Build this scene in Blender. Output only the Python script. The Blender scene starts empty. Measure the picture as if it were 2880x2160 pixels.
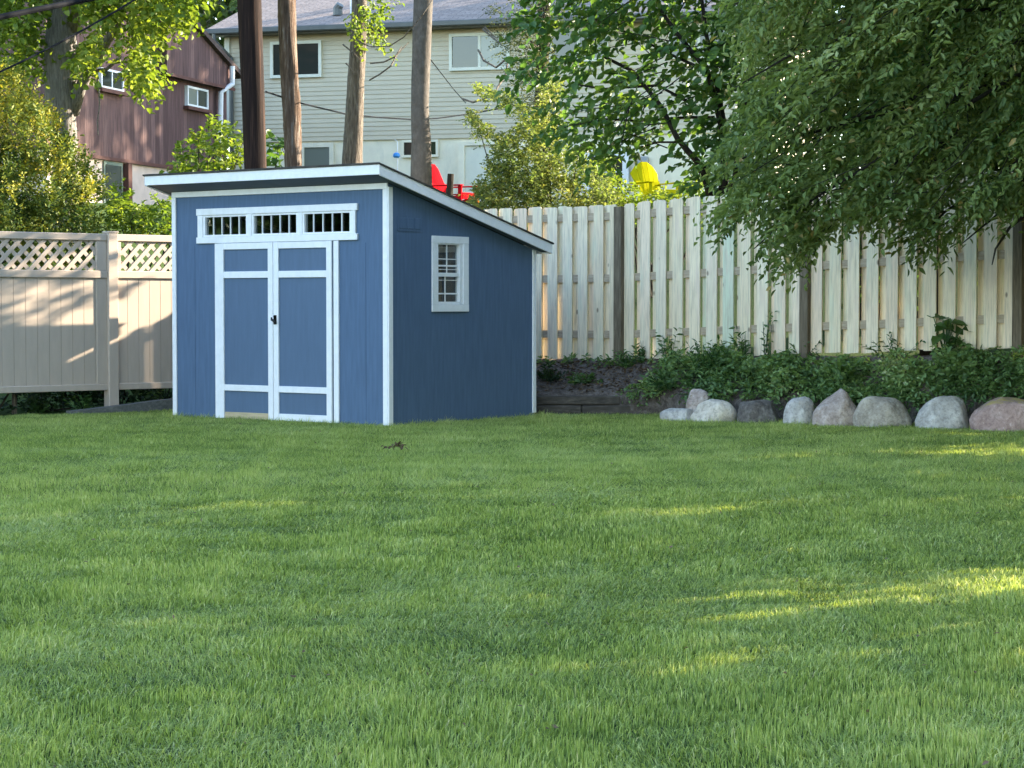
import bpy, math, random
import numpy as np
from mathutils import Vector

random.seed(7)
C = bpy.context.scene.collection
PI = math.pi
F_PX, ZC = 6000.0, 1.26                    # focal length in pixels of the 2880 wide photo, eye height
PITCH = math.atan(225 / 6000)

# ------------------------------------------------------------------ camera maths
def ray(x, y):
    a = (x - 1440) / F_PX; b = (1080 - y) / F_PX
    return (a, math.cos(PITCH) + b * math.sin(PITCH), -math.sin(PITCH) + b * math.cos(PITCH))
def at(x, y, Y):
    d = ray(x, y); t = Y / d[1]
    return (d[0] * t, Y, ZC + d[2] * t)

# ------------------------------------------------------------------ terrain
def fence_left(X): return 25.0 + 0.88 * (X + 4.75)
def fence_right(X): return 25.5 - 0.811 * (X - 1.142)
def hmap(X, Y):
    X = np.asarray(X, float); Y = np.asarray(Y, float)
    h = 0.022 * np.sin(X * 0.9 + 1.3) * np.sin(Y * 0.55) + 0.018 * np.sin(X * 0.37 + Y * 0.8 + 2.0)
    h = h * np.clip((23.0 - Y) / 6.0, 0, 1) - 0.012
    s = np.minimum(Y - np.minimum(fence_left(X), fence_right(X)), 60)
    t = np.clip((s - 0.1) / 15.0, 0, 1); t = t * t * (3 - 2 * t)
    right = np.clip((X + 0.6) / 1.2, 0, 1)
    step = np.clip((s + 0.3) / 0.5, 0, 1) * right * 0.42
    h = h + t * (3.05 - 0.42 * right) + step + 0.012 * np.clip(s - 20, 0, 40)
    return h
def hz(x, y): return float(hmap(x, y))

# ------------------------------------------------------------------ node helpers
def nt(name):
    m = bpy.data.materials.new(name); m.use_nodes = True
    t = m.node_tree; t.nodes.clear()
    out = t.nodes.new('ShaderNodeOutputMaterial')
    return m, t, out
def N(t, typ, **kw):
    n = t.nodes.new(typ)
    for k, v in kw.items():
        if k in ('inputs',):
            for kk, vv in v.items(): n.inputs[kk].default_value = vv
        else: setattr(n, k, v)
    return n
def L(t, a, b): t.links.new(a, b)
def col(c): return (c[0], c[1], c[2], 1.0)
def coords(t, scale=(1, 1, 1)):
    tc = N(t, 'ShaderNodeTexCoord'); mp = N(t, 'ShaderNodeMapping')
    mp.inputs['Scale'].default_value = scale
    L(t, tc.outputs['Object'], mp.inputs['Vector'])
    return mp.outputs['Vector']
def noise(t, vec, scale, detail=5, rough=.55):
    n = N(t, 'ShaderNodeTexNoise')
    n.inputs['Scale'].default_value = scale; n.inputs['Detail'].default_value = detail
    n.inputs['Roughness'].default_value = rough
    L(t, vec, n.inputs['Vector'])
    return n.outputs['Fac']
def ramp(t, fac, stops):
    r = N(t, 'ShaderNodeValToRGB'); e = r.color_ramp.elements
    while len(e) < len(stops): e.new(0.5)
    for el, (p, c) in zip(e, stops):
        el.position = p; el.color = col(c) if not isinstance(c, (int, float)) else (c, c, c, 1)
    L(t, fac, r.inputs['Fac'])
    return r.outputs['Color']
def mix(t, fac, a, b, mode='MIX'):
    m = N(t, 'ShaderNodeMix', data_type='RGBA', blend_type=mode)
    if isinstance(fac, (int, float)): m.inputs[0].default_value = fac
    else: L(t, fac, m.inputs[0])
    for k, v in ((6, a), (7, b)):
        if isinstance(v, tuple): m.inputs[k].default_value = col(v)
        else: L(t, v, m.inputs[k])
    return m.outputs[2]
def attr(t, name='tint'):
    a = N(t, 'ShaderNodeAttribute'); a.attribute_name = name
    return a.outputs['Fac']
def bump(t, h, strength, dist=.01):
    b = N(t, 'ShaderNodeBump'); b.inputs['Strength'].default_value = strength
    b.inputs['Distance'].default_value = dist
    L(t, h, b.inputs['Height'])
    return b.outputs['Normal']
def princ(t, out, color, rough=.6, spec=.3, normal=None, metal=0):
    p = N(t, 'ShaderNodeBsdfPrincipled')
    if isinstance(color, tuple): p.inputs['Base Color'].default_value = col(color)
    else: L(t, color, p.inputs['Base Color'])
    if isinstance(rough, (int, float)): p.inputs['Roughness'].default_value = rough
    else: L(t, rough, p.inputs['Roughness'])
    p.inputs['Specular IOR Level'].default_value = spec
    p.inputs['Metallic'].default_value = metal
    if normal is not None: L(t, normal, p.inputs['Normal'])
    if out is not None: L(t, p.outputs[0], out.inputs['Surface'])
    return p

def paint(name, c, var=.12, rough=.55, scale=(1, 1, 1), ns=6, b=.15, bs=40, spec=.3, bdist=.004, dirt=None):
    m, t, out = nt(name)
    v = coords(t, scale)
    f = noise(t, v, ns, 6)
    lo = tuple(x * (1 - var) for x in c); hi = tuple(min(1, x * (1 + var)) for x in c)
    cc = ramp(t, f, [(.3, lo), (.7, hi)])
    if dirt:
        d = noise(t, coords(t, (1, 1, .35)), 2.2, 8, .7)
        cc = mix(t, ramp(t, d, [(.52, 0.0), (.75, dirt[1])]), cc, dirt[0])
    nb = noise(t, v, bs, 4)
    princ(t, out, cc, rough, spec, bump(t, nb, b, bdist))
    return m
def leaf_mat(name, stops, trans=.4, rough=.5, spec=.35, tcol=(1.25, 1.2, .55)):
    m, t, out = nt(name)
    c = ramp(t, attr(t), stops)
    p = princ(t, None, c, rough, spec)
    tr = N(t, 'ShaderNodeBsdfTranslucent')
    L(t, mix(t, 1.0, c, tcol, 'MULTIPLY'), tr.inputs['Color'])
    ms = N(t, 'ShaderNodeMixShader'); ms.inputs[0].default_value = trans
    L(t, p.outputs[0], ms.inputs[1]); L(t, tr.outputs[0], ms.inputs[2])
    L(t, ms.outputs[0], out.inputs['Surface'])
    return m
def bark_mat(name, c1, c2, c3, sc=(9, 9, 1.6), ns=5, b=.9, bd=.03):
    m, t, out = nt(name)
    v = coords(t, sc)
    f = noise(t, v, ns, 8, .65)
    g = noise(t, coords(t, (1, 1, .5)), 3, 5)
    cc = ramp(t, f, [(.32, c1), (.52, c2), (.68, c3)])
    cc = mix(t, ramp(t, g, [(.4, 0.0), (.7, .6)]), cc, c2)
    princ(t, out, cc, .9, .15, bump(t, f, b, bd))
    return m

M = {}
M['blue'] = paint('blue_paint', (.102, .156, .248), .10, .7, (6, 6, .5), 5, .35, 30, .1, .003)
M['blue_door'] = paint('blue_door_paint', (.104, .157, .243), .06, .6, (5, 5, .6), 5, .3, 30, .25, .003)
M['white'] = paint('white_trim_paint', (.88, .87, .88), .04, .5, (3, 3, 3), 6, .2, 60, .3, .002, ((.52, .52, .47), .25))
M['soffit'] = paint('soffit_paint', (.10, .125, .16), .1, .7)
M['raw'] = paint('raw_pine', (.55, .44, .28), .15, .7, (1, 8, 8), 8, .2)
M['black'] = paint('black_metal', (.012, .012, .013), .1, .4, spec=.5)
M['vinyl'] = paint('tan_vinyl', (.51, .415, .335), .05, .45, (4, 4, .8), 4, .1, 30, .35, .003, ((.33, .29, .23), .35))
M['gutter'] = paint('dark_gutter', (.085, .09, .085), .12, .4, spec=.4)
M['foundation'] = paint('painted_block', (.84, .77, .60), .07, .8, (1, 1, 1), 3, .3, 30, dirt=((.42, .42, .36), .5))
M['stucco'] = paint('pink_stucco', (.62, .50, .43), .1, .85, (1, 1, 1), 4, .4, 30, dirt=((.36, .29, .25), .6))
M['winframe'] = paint('cream_window_frame', (.70, .69, .58), .05, .5)
M['winwhite'] = paint('white_window_frame', (.78, .79, .80), .04, .45)
M['siding'] = paint('lap_siding', (.57, .50, .37), .06, .6, (.7, 1, 3), 3, .1, 20, dirt=((.5, .46, .33), .35))
M['paleside'] = paint('pale_siding', (.55, .5, .4), .08, .6)
M['red'] = paint('red_plastic', (.40, .008, .012), .06, .6, spec=.0)
M['yellow'] = paint('yellow_plastic', (.40, .35, .006), .06, .6, spec=.0)
M['greenpane'] = paint('green_grey_shutter', (.33, .42, .36), .06, .5)
M['browntrim'] = paint('brown_trim', (.11, .045, .035), .15, .7)
M['metalwhite'] = paint('white_metal', (.72, .72, .74), .05, .4, spec=.5)
M['meter'] = paint('grey_metal', (.3, .32, .34), .08, .4, spec=.5)
M['cable'] = paint('black_cable', (.007, .008, .011), .2, .8, spec=.05)
M['bluepl'] = paint('blue_plastic', (.05, .25, .6), .1, .4)
M['ceiling_wood'] = paint('interior_wood', (.07, .05, .03), .2, .8)

def glass(name, dark, rough=.03, spec=.5):
    m, t, out = nt(name)
    v = coords(t, (1, 1, 1))
    princ(t, out, dark, rough, spec, bump(t, noise(t, v, 3, 2), .04, .02))
    return m
M['glass_house'] = glass('house_window_glass', (.022, .028, .022), .05, .7)
M['glass_curtain_reflection'] = glass('curtain_reflection_glass', (.17, .19, .16), .06, .7)
def clear_glass():
    m, t, out = nt('clear_glass')
    tr = N(t, 'ShaderNodeBsdfTransparent'); tr.inputs['Color'].default_value = (.8, .83, .83, 1)
    gl = N(t, 'ShaderNodeBsdfGlossy'); gl.inputs['Roughness'].default_value = .02
    fr = N(t, 'ShaderNodeFresnel'); fr.inputs['IOR'].default_value = 1.5
    L(t, bump(t, noise(t, coords(t), 4, 2), .05, .02), gl.inputs['Normal'])
    ge = N(t, 'ShaderNodeNewGeometry'); ma = N(t, 'ShaderNodeMath', operation='MULTIPLY_ADD')     # same reflectance on both sides of a pane
    ma.inputs[1].default_value = 1 / 1.5 - 1.5; ma.inputs[2].default_value = 1.5
    L(t, ge.outputs['Backfacing'], ma.inputs[0]); L(t, ma.outputs[0], fr.inputs['IOR'])
    ms = N(t, 'ShaderNodeMixShader')
    L(t, fr.outputs[0], ms.inputs[0]); L(t, tr.outputs[0], ms.inputs[1]); L(t, gl.outputs[0], ms.inputs[2])
    L(t, ms.outputs[0], out.inputs['Surface'])
    return m
M['glass'] = clear_glass()

def board_mat():
    m, t, out = nt('treated_pine_boards')
    tn = attr(t)
    base = ramp(t, tn, [(0, (.66, .55, .37)), (.25, (.85, .72, .52)), (.42, (.86, .75, .56)), (.58, (.84, .66, .49)), (.70, (.76, .69, .52)), (.80, (.60, .66, .50)), (.86, (.46, .62, .47)), (1, (.72, .52, .32))])
    # shift the grain per board
    tc = N(t, 'ShaderNodeTexCoord'); cmb = N(t, 'ShaderNodeCombineXYZ')
    mul = N(t, 'ShaderNodeMath', operation='MULTIPLY'); mul.inputs[1].default_value = 37.0
    L(t, tn, mul.inputs[0]); L(t, mul.outputs[0], cmb.inputs['Z'])
    add = N(t, 'ShaderNodeVectorMath', operation='ADD')
    L(t, tc.outputs['Object'], add.inputs[0]); L(t, cmb.outputs[0], add.inputs[1])
    mp = N(t, 'ShaderNodeMapping'); mp.inputs['Scale'].default_value = (14, 14, .8)
    L(t, add.outputs[0], mp.inputs['Vector'])
    g = noise(t, mp.outputs[0], 3.2, 7, .65)
    c = mix(t, ramp(t, g, [(.36, .62), (.56, 0.0)]), base, (.40, .34, .25))
    mp2 = N(t, 'ShaderNodeMapping'); mp2.inputs['Scale'].default_value = (3, 3, .7)
    L(t, add.outputs[0], mp2.inputs['Vector'])
    g2 = noise(t, mp2.outputs[0], 1.6, 4)
    c = mix(t, ramp(t, g2, [(.52, 0.0), (.68, .5)]), c, (.64, .68, .51))
    g3 = noise(t, mp2.outputs[0], 2.7, 3)
    c = mix(t, ramp(t, g3, [(.53, 0.0), (.68, .6)]), c, (.72, .58, .46))
    vo = N(t, 'ShaderNodeTexVoronoi'); vo.inputs['Scale'].default_value = 2.0
    mp3 = N(t, 'ShaderNodeMapping'); mp3.inputs['Scale'].default_value = (2.2, 0.0, 1.1)
    L(t, add.outputs[0], mp3.inputs['Vector']); L(t, mp3.outputs[0], vo.inputs['Vector'])
    c = mix(t, ramp(t, vo.outputs['Distance'], [(.04, .8), (.085, 0.0)]), c, (.16, .115, .08))
    princ(t, out, c, .75, .2, bump(t, g, .3, .004))
    return m
M['board'] = board_mat()
M['post'] = bark_mat('weathered_post_wood', (.075, .06, .04), (.15, .12, .085), (.25, .21, .15), (12, 12, .9), 4, .4, .008)
M['rail'] = bark_mat('weathered_rail_wood', (.27, .21, .15), (.41, .33, .24), (.53, .44, .33), (1.5, 12, 12), 4, .4, .006)
M['timber'] = bark_mat('landscape_timber', (.04, .035, .03), (.085, .073, .062), (.16, .138, .115), (2, 9, 9), 3, .8, .012)
M['edging'] = bark_mat('grey_edging', (.09, .09, .085), (.15, .15, .14), (.22, .21, .19), (2, 9, 9), 3, .5, .01)
M['bark_grey'] = bark_mat('grey_bark', (.12, .108, .10), (.25, .23, .215), (.40, .375, .355), (9, 9, 1.3), 4.5, 1.0, .05)
M['bark_smooth'] = bark_mat('smooth_grey_bark', (.075, .066, .058), (.115, .104, .095), (.16, .146, .135), (4, 4, 2.2), 5, .5, .02)
M['bark_pale'] = bark_mat('tan_bark', (.045, .036, .03), (.16, .135, .112), (.31, .27, .23), (10, 10, 1.4), 4.2, 1.0, .04)
M['bark_red'] = bark_mat('peeling_bark', (.03, .022, .018), (.15, .10, .072), (.33, .30, .27), (8, 8, .7), 3.6, 1.0, .05)
M['pole'] = bark_mat('creosote_pole', (.009, .006, .006), (.022, .013, .011), (.075, .042, .03), (9, 9, .35), 3, .5, .02)
M['bark_dark'] = bark_mat('dark_bark', (.018, .016, .013), (.035, .03, .025), (.06, .052, .042), (10, 10, 2), 4, .8, .02)

def shingle_mat(name, c1, c2, sx=3.2, sy=7):
    m, t, out = nt(name)
    tc = N(t, 'ShaderNodeTexCoord')
    br = N(t, 'ShaderNodeTexBrick'); br.inputs['Scale'].default_value = 1
    br.inputs['Brick Width'].default_value = .33; br.inputs['Row Height'].default_value = .14
    br.inputs['Mortar Size'].default_value = .006; br.inputs['Color1'].default_value = col(c1); br.inputs['Color2'].default_value = col(c2)
    br.inputs['Mortar'].default_value = (.07, .06, .055, 1)
    L(t, tc.outputs['Object'], br.inputs['Vector'])
    n = noise(t, tc.outputs['Object'], 14, 6)
    c = mix(t, ramp(t, n, [(.35, .6), (.65, 0.0)]), br.outputs['Color'], tuple(x * .6 for x in c1))
    princ(t, out, c, .9, .15, bump(t, n, .5, .02))
    return m
M['roof_house'] = shingle_mat('house_shingles', (.25, .205, .185), (.33, .275, .25))
M['roof_shed'] = shingle_mat('shed_shingles', (.06, .055, .05), (.10, .09, .08))
M['roof_brown'] = shingle_mat('brown_shingles', (.10, .07, .06), (.14, .10, .09))

def brown_boards():
    m, t, out = nt('brown_board_siding')
    tc = N(t, 'ShaderNodeTexCoord'); sep = N(t, 'ShaderNodeSeparateXYZ')
    L(t, tc.outputs['Object'], sep.inputs[0])
    k = N(t, 'ShaderNodeMath', operation='DIVIDE'); k.inputs[1].default_value = .19
    L(t, sep.outputs['X'], k.inputs[0])
    fl = N(t, 'ShaderNodeMath', operation='FLOOR'); L(t, k.outputs[0], fl.inputs[0])
    fr = N(t, 'ShaderNodeMath', operation='FRACT'); L(t, k.outputs[0], fr.inputs[0])
    wn = N(t, 'ShaderNodeTexWhiteNoise', noise_dimensions='1D'); L(t, fl.outputs[0], wn.inputs['W'])
    c = ramp(t, wn.outputs['Value'], [(0, (.10, .057, .055)), (.5, (.155, .088, .082)), (1, (.225, .135, .122))])
    g = noise(t, coords(t, (12, 12, .45)), 3, 7, .7)
    c = mix(t, ramp(t, g, [(.40, .85), (.56, 0.0)]), c, (.062, .036, .036))  # dark board streaks, strengthened to put mottled shade into the colour
    c = mix(t, ramp(t, fr.outputs[0], [(.0, .9), (.07, 0.0)]), c, (.035, .02, .018))
    princ(t, out, c, .8, .2, bump(t, g, .3, .01))
    return m
M['brown'] = brown_boards()

def rock_mat(name, c1, c2, c3, moss=None):
    m, t, out = nt(name)
    v = coords(t)
    a = noise(t, v, 5, 8, .65); b = noise(t, v, 28, 6, .7)
    c = ramp(t, a, [(.3, c1), (.5, c2), (.72, c3)])
    c = mix(t, ramp(t, noise(t, v, 2.2, 5, .6), [(.35, .5), (.6, 0.0)]), c, tuple(x * .62 for x in c2))
    c = mix(t, ramp(t, b, [(.42, .4), (.5, 0.0)]), c, tuple(x * .45 for x in c1))
    c = mix(t, ramp(t, b, [(.58, 0.0), (.7, .5)]), c, tuple(min(.8, x * 1.5) for x in c3))
    if moss:
        sep = N(t, 'ShaderNodeSeparateXYZ'); tc = N(t, 'ShaderNodeTexCoord'); L(t, tc.outputs['Normal'], sep.inputs[0])
        ad = N(t, 'ShaderNodeMath', operation='MULTIPLY'); L(t, sep.outputs['Z'], ad.inputs[0]); L(t, noise(t, v, 9, 5), ad.inputs[1])
        c = mix(t, ramp(t, ad.outputs[0], [(.40, 0.0), (.5, .8)]), c, moss)
    princ(t, out, c, .85, .25, bump(t, a, .8, .05))
    return m

def soil_mat(name, c1, c2, c3, s=9):
    m, t, out = nt(name)
    v = coords(t)
    a = noise(t, v, s, 9, .7); b = noise(t, v, 45, 5, .7)
    c = ramp(t, a, [(.35, c1), (.5, c2), (.68, c3)])
    c = mix(t, ramp(t, b, [(.45, .5), (.6, 0.0)]), c, c1)
    princ(t, out, c, .95, .1, bump(t, b, .9, .03))
    return m
M['ground'] = soil_mat('lawn_soil', (.035, .06, .015), (.06, .10, .025), (.09, .13, .04), 2.5)
M['mulch'] = soil_mat('mulch', (.07, .056, .047), (.17, .14, .122), (.30, .26, .235), 12)
M['bedsoil'] = soil_mat('bed_soil', (.012, .014, .008), (.03, .028, .018), (.06, .05, .036), 10)

M['grass'] = leaf_mat('grass_blades', [(0, (.105, .165, .038)), (.25, (.215, .30, .072)), (.5, (.365, .45, .122)), (.75, (.53, .59, .20)), (.93, (.65, .68, .29)), (1, (.72, .64, .38))], .38, .5, .3, (1.3, 1.25, .5))
M['leaf_right'] = leaf_mat('dull_green_leaves', [(0, (.06, .105, .032)), (.35, (.15, .215, .066)), (.7, (.28, .35, .12)), (.93, (.46, .50, .25)), (1, (.44, .33, .13))], .44, .5, .3)
M['leaf_mid'] = leaf_mat('broad_green_leaves', [(0, (.035, .085, .024)), (.5, (.07, .15, .036)), (1, (.15, .23, .05))], .45, .42, .45)
M['leaf_lime'] = leaf_mat('lime_leaves', [(0, (.085, .15, .022)), (.5, (.16, .23, .032)), (1, (.26, .31, .06))], .5, .5, .35)
M['leaf_bush'] = leaf_mat('yellow_green_leaves', [(0, (.07, .125, .045)), (.5, (.16, .21, .07)), (1, (.33, .33, .12))], .48, .5, .35)
M['leaf_conifer'] = leaf_mat('golden_conifer_sprays', [(0, (.035, .075, .018)), (.35, (.13, .175, .03)), (.7, (.33, .32, .045)), (1, (.56, .45, .055))], .25, .6, .25)
M['leaf_ivy'] = leaf_mat('ground_cover_leaves', [(0, (.08, .15, .05)), (.5, (.18, .29, .10)), (.85, (.30, .41, .16)), (1, (.43, .48, .26))], .35, .42, .4)
M['leaf_weed'] = leaf_mat('weed_leaves', [(0, (.035, .085, .025)), (.5, (.065, .14, .036)), (1, (.13, .20, .055))], .35, .45, .4)
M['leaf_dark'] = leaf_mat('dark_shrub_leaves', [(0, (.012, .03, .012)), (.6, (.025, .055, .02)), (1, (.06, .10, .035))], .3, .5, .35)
M['leaf_grey'] = leaf_mat('grey_green_sprays', [(0, (.05, .07, .035)), (.6, (.09, .11, .055)), (1, (.17, .18, .08))], .35, .55, .3)
M['leaf_far'] = leaf_mat('far_tree_leaves', [(0, (.035, .07, .02)), (.5, (.065, .11, .03)), (1, (.12, .16, .045))], .4, .5, .3)
M['dead'] = leaf_mat('dead_leaves', [(0, (.05, .03, .018)), (.5, (.13, .085, .05)), (1, (.25, .19, .13))], .15, .8, .15)

# ------------------------------------------------------------------ object helpers
def put(o, parent=None):
    C.objects.link(o)
    if parent is not None: o.parent = parent
    return o
def thing(name, label, cat, loc=(0, 0, 0), rotz=0, group=None):
    o = bpy.data.objects.new(name, None); o.empty_display_size = .2
    o.location = loc; o.rotation_euler = (0, 0, rotz)
    o['label'] = label; o['category'] = cat
    if group: o['group'] = group
    return put(o)
def tag(o, label, cat, group=None):
    o['label'] = label; o['category'] = cat
    if group: o['group'] = group
    return o
class MB:
    def __init__(s, f=None): s.v = []; s.f = []; s.t = []; s.map = f; s.tint = 0.0; s.sm = False
    def add(s, vs, fs):
        b = len(s.v)
        s.v += [s.map(p) for p in vs] if s.map else [tuple(p) for p in vs]
        s.f += [tuple(i + b for i in f) for f in fs]; s.t += [s.tint] * len(fs)
    def box(s, x0, x1, y0, y1, z0, z1, bev=0.0):
        if bev <= 0:
            s.hexa([(x0, y0, z0), (x1, y0, z0), (x1, y1, z0), (x0, y1, z0), (x0, y0, z1), (x1, y0, z1), (x1, y1, z1), (x0, y1, z1)]); return
        b = min(bev, (x1 - x0) * .45, (y1 - y0) * .45, (z1 - z0) * .45)
        vs, idx = [], {}
        for ix, X in ((0, (x0, x0 + b)), (1, (x1, x1 - b))):
            for iy, Y in ((0, (y0, y0 + b)), (1, (y1, y1 - b))):
                for iz, Z in ((0, (z0, z0 + b)), (1, (z1, z1 - b))):
                    for k in range(3):
                        idx[(ix, iy, iz, k)] = len(vs)
                        vs.append((X[0] if k == 0 else X[1], Y[0] if k == 1 else Y[1], Z[0] if k == 2 else Z[1]))
        fs = []
        g = lambda a, b_, c, k: idx[(a, b_, c, k)]
        for k in range(3):
            for sd in (0, 1):
                q = []
                for (u, w) in ((0, 0), (1, 0), (1, 1), (0, 1)):
                    t3 = [0, 0, 0]; t3[k] = sd; t3[(k + 1) % 3] = u; t3[(k + 2) % 3] = w
                    q.append(g(t3[0], t3[1], t3[2], k))
                fs.append(tuple(q if sd else q[::-1]))
        for k in range(3):                                   # edges parallel to axis k
            a, c = (k + 1) % 3, (k + 2) % 3
            for u in (0, 1):
                for w in (0, 1):
                    t0 = [0, 0, 0]; t1 = [0, 0, 0]; t0[a] = t1[a] = u; t0[c] = t1[c] = w; t1[k] = 1
                    q = (g(*t0, a), g(*t1, a), g(*t1, c), g(*t0, c))
                    fs.append(q if (u == w) else q[::-1])
        for ix in (0, 1):
            for iy in (0, 1):
                for iz in (0, 1):
                    q = (g(ix, iy, iz, 0), g(ix, iy, iz, 1), g(ix, iy, iz, 2))
                    fs.append(q if (ix + iy + iz) % 2 else q[::-1])
        s.add(vs, fs)
    def hexa(s, p):
        s.add(p, [(0, 3, 2, 1), (4, 5, 6, 7), (0, 1, 5, 4), (1, 2, 6, 5), (2, 3, 7, 6), (3, 0, 4, 7)])
    def prism(s, poly, y0, y1):                             # poly in (x, z), extruded along y
        n = len(poly)
        vs = [(x, y0, z) for x, z in poly] + [(x, y1, z) for x, z in poly]
        s.add(vs, [tuple(range(n)), tuple(range(2 * n - 1, n - 1, -1))] + [((i + 1) % n, i, n + i, n + (i + 1) % n) for i in range(n)])
    def tube(s, pts, radii, n=8, wob=0.0, rng=None, caps=True):
        P = [Vector(p) for p in pts]; m = len(P)
        if isinstance(radii, (int, float)): radii = [radii] * m
        vs = []
        up = Vector((0, 0, 1)); d0 = (P[-1] - P[0]).normalized()
        ref = Vector((1, 0, 0)) if abs(d0.x) < .8 else Vector((0, 1, 0))
        ph = random.random() * 6
        for i in range(m):
            d = (P[min(i + 1, m - 1)] - P[max(i - 1, 0)])
            d = d.normalized() if d.length > 1e-9 else d0
            a = (ref - d * ref.dot(d)).normalized(); b = d.cross(a)
            for k in range(n):
                th = 2 * PI * k / n
                r = radii[i] * (1 + wob * (math.sin(3 * th + ph + i * .25) * .5 + math.sin(5 * th - ph + i * .6) * .3 + random.uniform(-.35, .35)))
                vs.append(P[i] + (a * math.cos(th) + b * math.sin(th)) * r)
        fs = [(i * n + k, i * n + (k + 1) % n, (i + 1) * n + (k + 1) % n, (i + 1) * n + k) for i in range(m - 1) for k in range(n)]
        if caps: fs += [tuple(range(n - 1, -1, -1)), tuple(range((m - 1) * n, m * n))]
        s.add([tuple(v) for v in vs], fs)
    def build(s, name, mat, parent=None, smooth=False, loc=None):
        me = bpy.data.meshes.new(name)
        off = loc if loc is not None else (0, 0, 0)
        me.from_pydata([(v[0] - off[0], v[1] - off[1], v[2] - off[2]) for v in s.v], [], s.f)
        me.materials.append(mat)
        a = me.attributes.new('tint', 'FLOAT', 'FACE'); a.data.foreach_set('value', np.array(s.t, dtype=np.float32))
        if smooth: me.polygons.foreach_set('use_smooth', [True] * len(me.polygons))
        me.update()
        o = bpy.data.objects.new(name, me)
        if parent is None and loc is not None: o.location = loc
        return put(o, parent)
def np_mesh(name, V, nv, faces_per, tint, mat, parent=None, loc=None):
    """V (n*nv,3); faces_per: list of index tuples inside one element; tint (n,)"""
    n = V.shape[0] // nv
    base = (np.arange(n) * nv)[:, None]
    loops, starts, tots = [], [], []
    sizes = [len(f) for f in faces_per]
    flat = np.concatenate([np.array(f) for f in faces_per])
    Lp = (base + flat[None, :]).astype(np.int32).ravel()
    tot = np.tile(np.array(sizes, np.int32), n)
    st = np.concatenate([[0], np.cumsum(tot)[:-1]]).astype(np.int32)
    me = bpy.data.meshes.new(name)
    if loc is not None: V = V - np.asarray(loc)[None, :]
    me.vertices.add(V.shape[0]); me.vertices.foreach_set('co', V.astype(np.float32).ravel())
    me.loops.add(Lp.size); me.loops.foreach_set('vertex_index', Lp)
    me.polygons.add(tot.size); me.polygons.foreach_set('loop_start', st); me.polygons.foreach_set('loop_total', tot)
    me.materials.append(mat)
    a = me.attributes.new('tint', 'FLOAT', 'FACE')
    a.data.foreach_set('value', np.repeat(tint, len(sizes)).astype(np.float32))
    me.update(calc_edges=True)
    o = bpy.data.objects.new(name, me)
    if parent is None and loc is not None: o.location = loc
    return put(o, parent)

def unit(v): return v / (np.linalg.norm(v, axis=-1, keepdims=True) + 1e-9)
def leaf_geo(P, D, Nn, Ln, Wd, fold=.22, droop=.15):
    D = unit(D); S = unit(np.cross(D, Nn)); U = np.cross(S, D)
    Ln = Ln[:, None]; Wd = Wd[:, None]
    b = P
    tip = P + D * Ln - U * Ln * droop
    m1 = P + D * Ln * .33; m2 = P + D * Ln * .68 - U * Ln * droop * .4
    l1 = m1 + S * Wd * .5 + U * Wd * fold; r1 = m1 - S * Wd * .5 + U * Wd * fold
    l2 = m2 + S * Wd * .38 + U * Wd * fold * .8; r2 = m2 - S * Wd * .38 + U * Wd * fold * .8
    V = np.stack([b, l1, l2, tip, r2, r1], 1).reshape(-1, 3)
    return V
LEAF_F = [(0, 1, 2, 3), (0, 3, 4, 5)]
def sprays(rng, P, D, length, k, droop, Lf, Wf, side=.8, up=.8, jit=.35):
    """leafy shoots: start points P, directions D"""
    n = len(P); D = unit(D)
    ln = length * rng.uniform(.6, 1.3, n)
    t = (np.arange(k) + .5) / k
    down = np.array([0, 0, -1.0])
    pos = P[:, None, :] + D[:, None, :] * (ln[:, None] * t[None, :])[:, :, None] + down * (droop * ln[:, None] * t[None, :] ** 2)[:, :, None]
    tan = unit(D[:, None, :] + down * (2 * droop * t)[None, :, None])
    sd = unit(np.cross(tan, np.array([0, 0, 1.0]) + rng.normal(0, .25, (n, 1, 3))))
    sign = np.where(np.arange(k) % 2 == 0, 1.0, -1.0)[None, :, None]
    dirs = tan * .55 + sd * sign * side + rng.normal(0, jit, (n, k, 3))
    nrm = np.array([0, 0, up]) + rng.normal(0, .45, (n, k, 3))
    sz = rng.uniform(.65, 1.25, (n, k))
    tips = pos[:, -1, :]
    return pos.reshape(-1, 3), dirs.reshape(-1, 3), nrm.reshape(-1, 3), (Lf * sz).ravel(), (Wf * sz).ravel(), tips
def poly_in(px, py, poly):
    ins = np.zeros(px.shape, bool); n = len(poly)
    for i in range(n):
        x1, y1 = poly[i]; x2, y2 = poly[(i + 1) % n]
        c = ((y1 > py) != (y2 > py)) & (px < (x2 - x1) * (py - y1) / (y2 - y1 + 1e-9) + x1)
        ins ^= c
    return ins
def at_np(px, py, Y):
    a = (px - 1440) / F_PX; b = (1080 - py) / F_PX
    dy = math.cos(PITCH) + b * math.sin(PITCH); dz = -math.sin(PITCH) + b * math.cos(PITCH)
    t = Y / dy
    return np.stack([a * t, Y, ZC + dz * t], 1)
def poly_pts(rng, poly, n, Y, sd, holes=(), keep=.12):
    xs = [p[0] for p in poly]; ys = [p[1] for p in poly]
    px = rng.uniform(min(xs), max(xs), n * 4); py = rng.uniform(min(ys), max(ys), n * 4)
    ok = poly_in(px, py, poly)
    for hx, hy, hr in holes:
        ok &= ~(((px - hx) ** 2 + (py - hy) ** 2 < hr * hr) & (rng.random(px.size) > keep))
    px, py = px[ok][:n], py[ok][:n]
    return at_np(px, py, Y + np.clip(rng.normal(0, sd, px.size), -2 * sd, 2 * sd))
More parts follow.
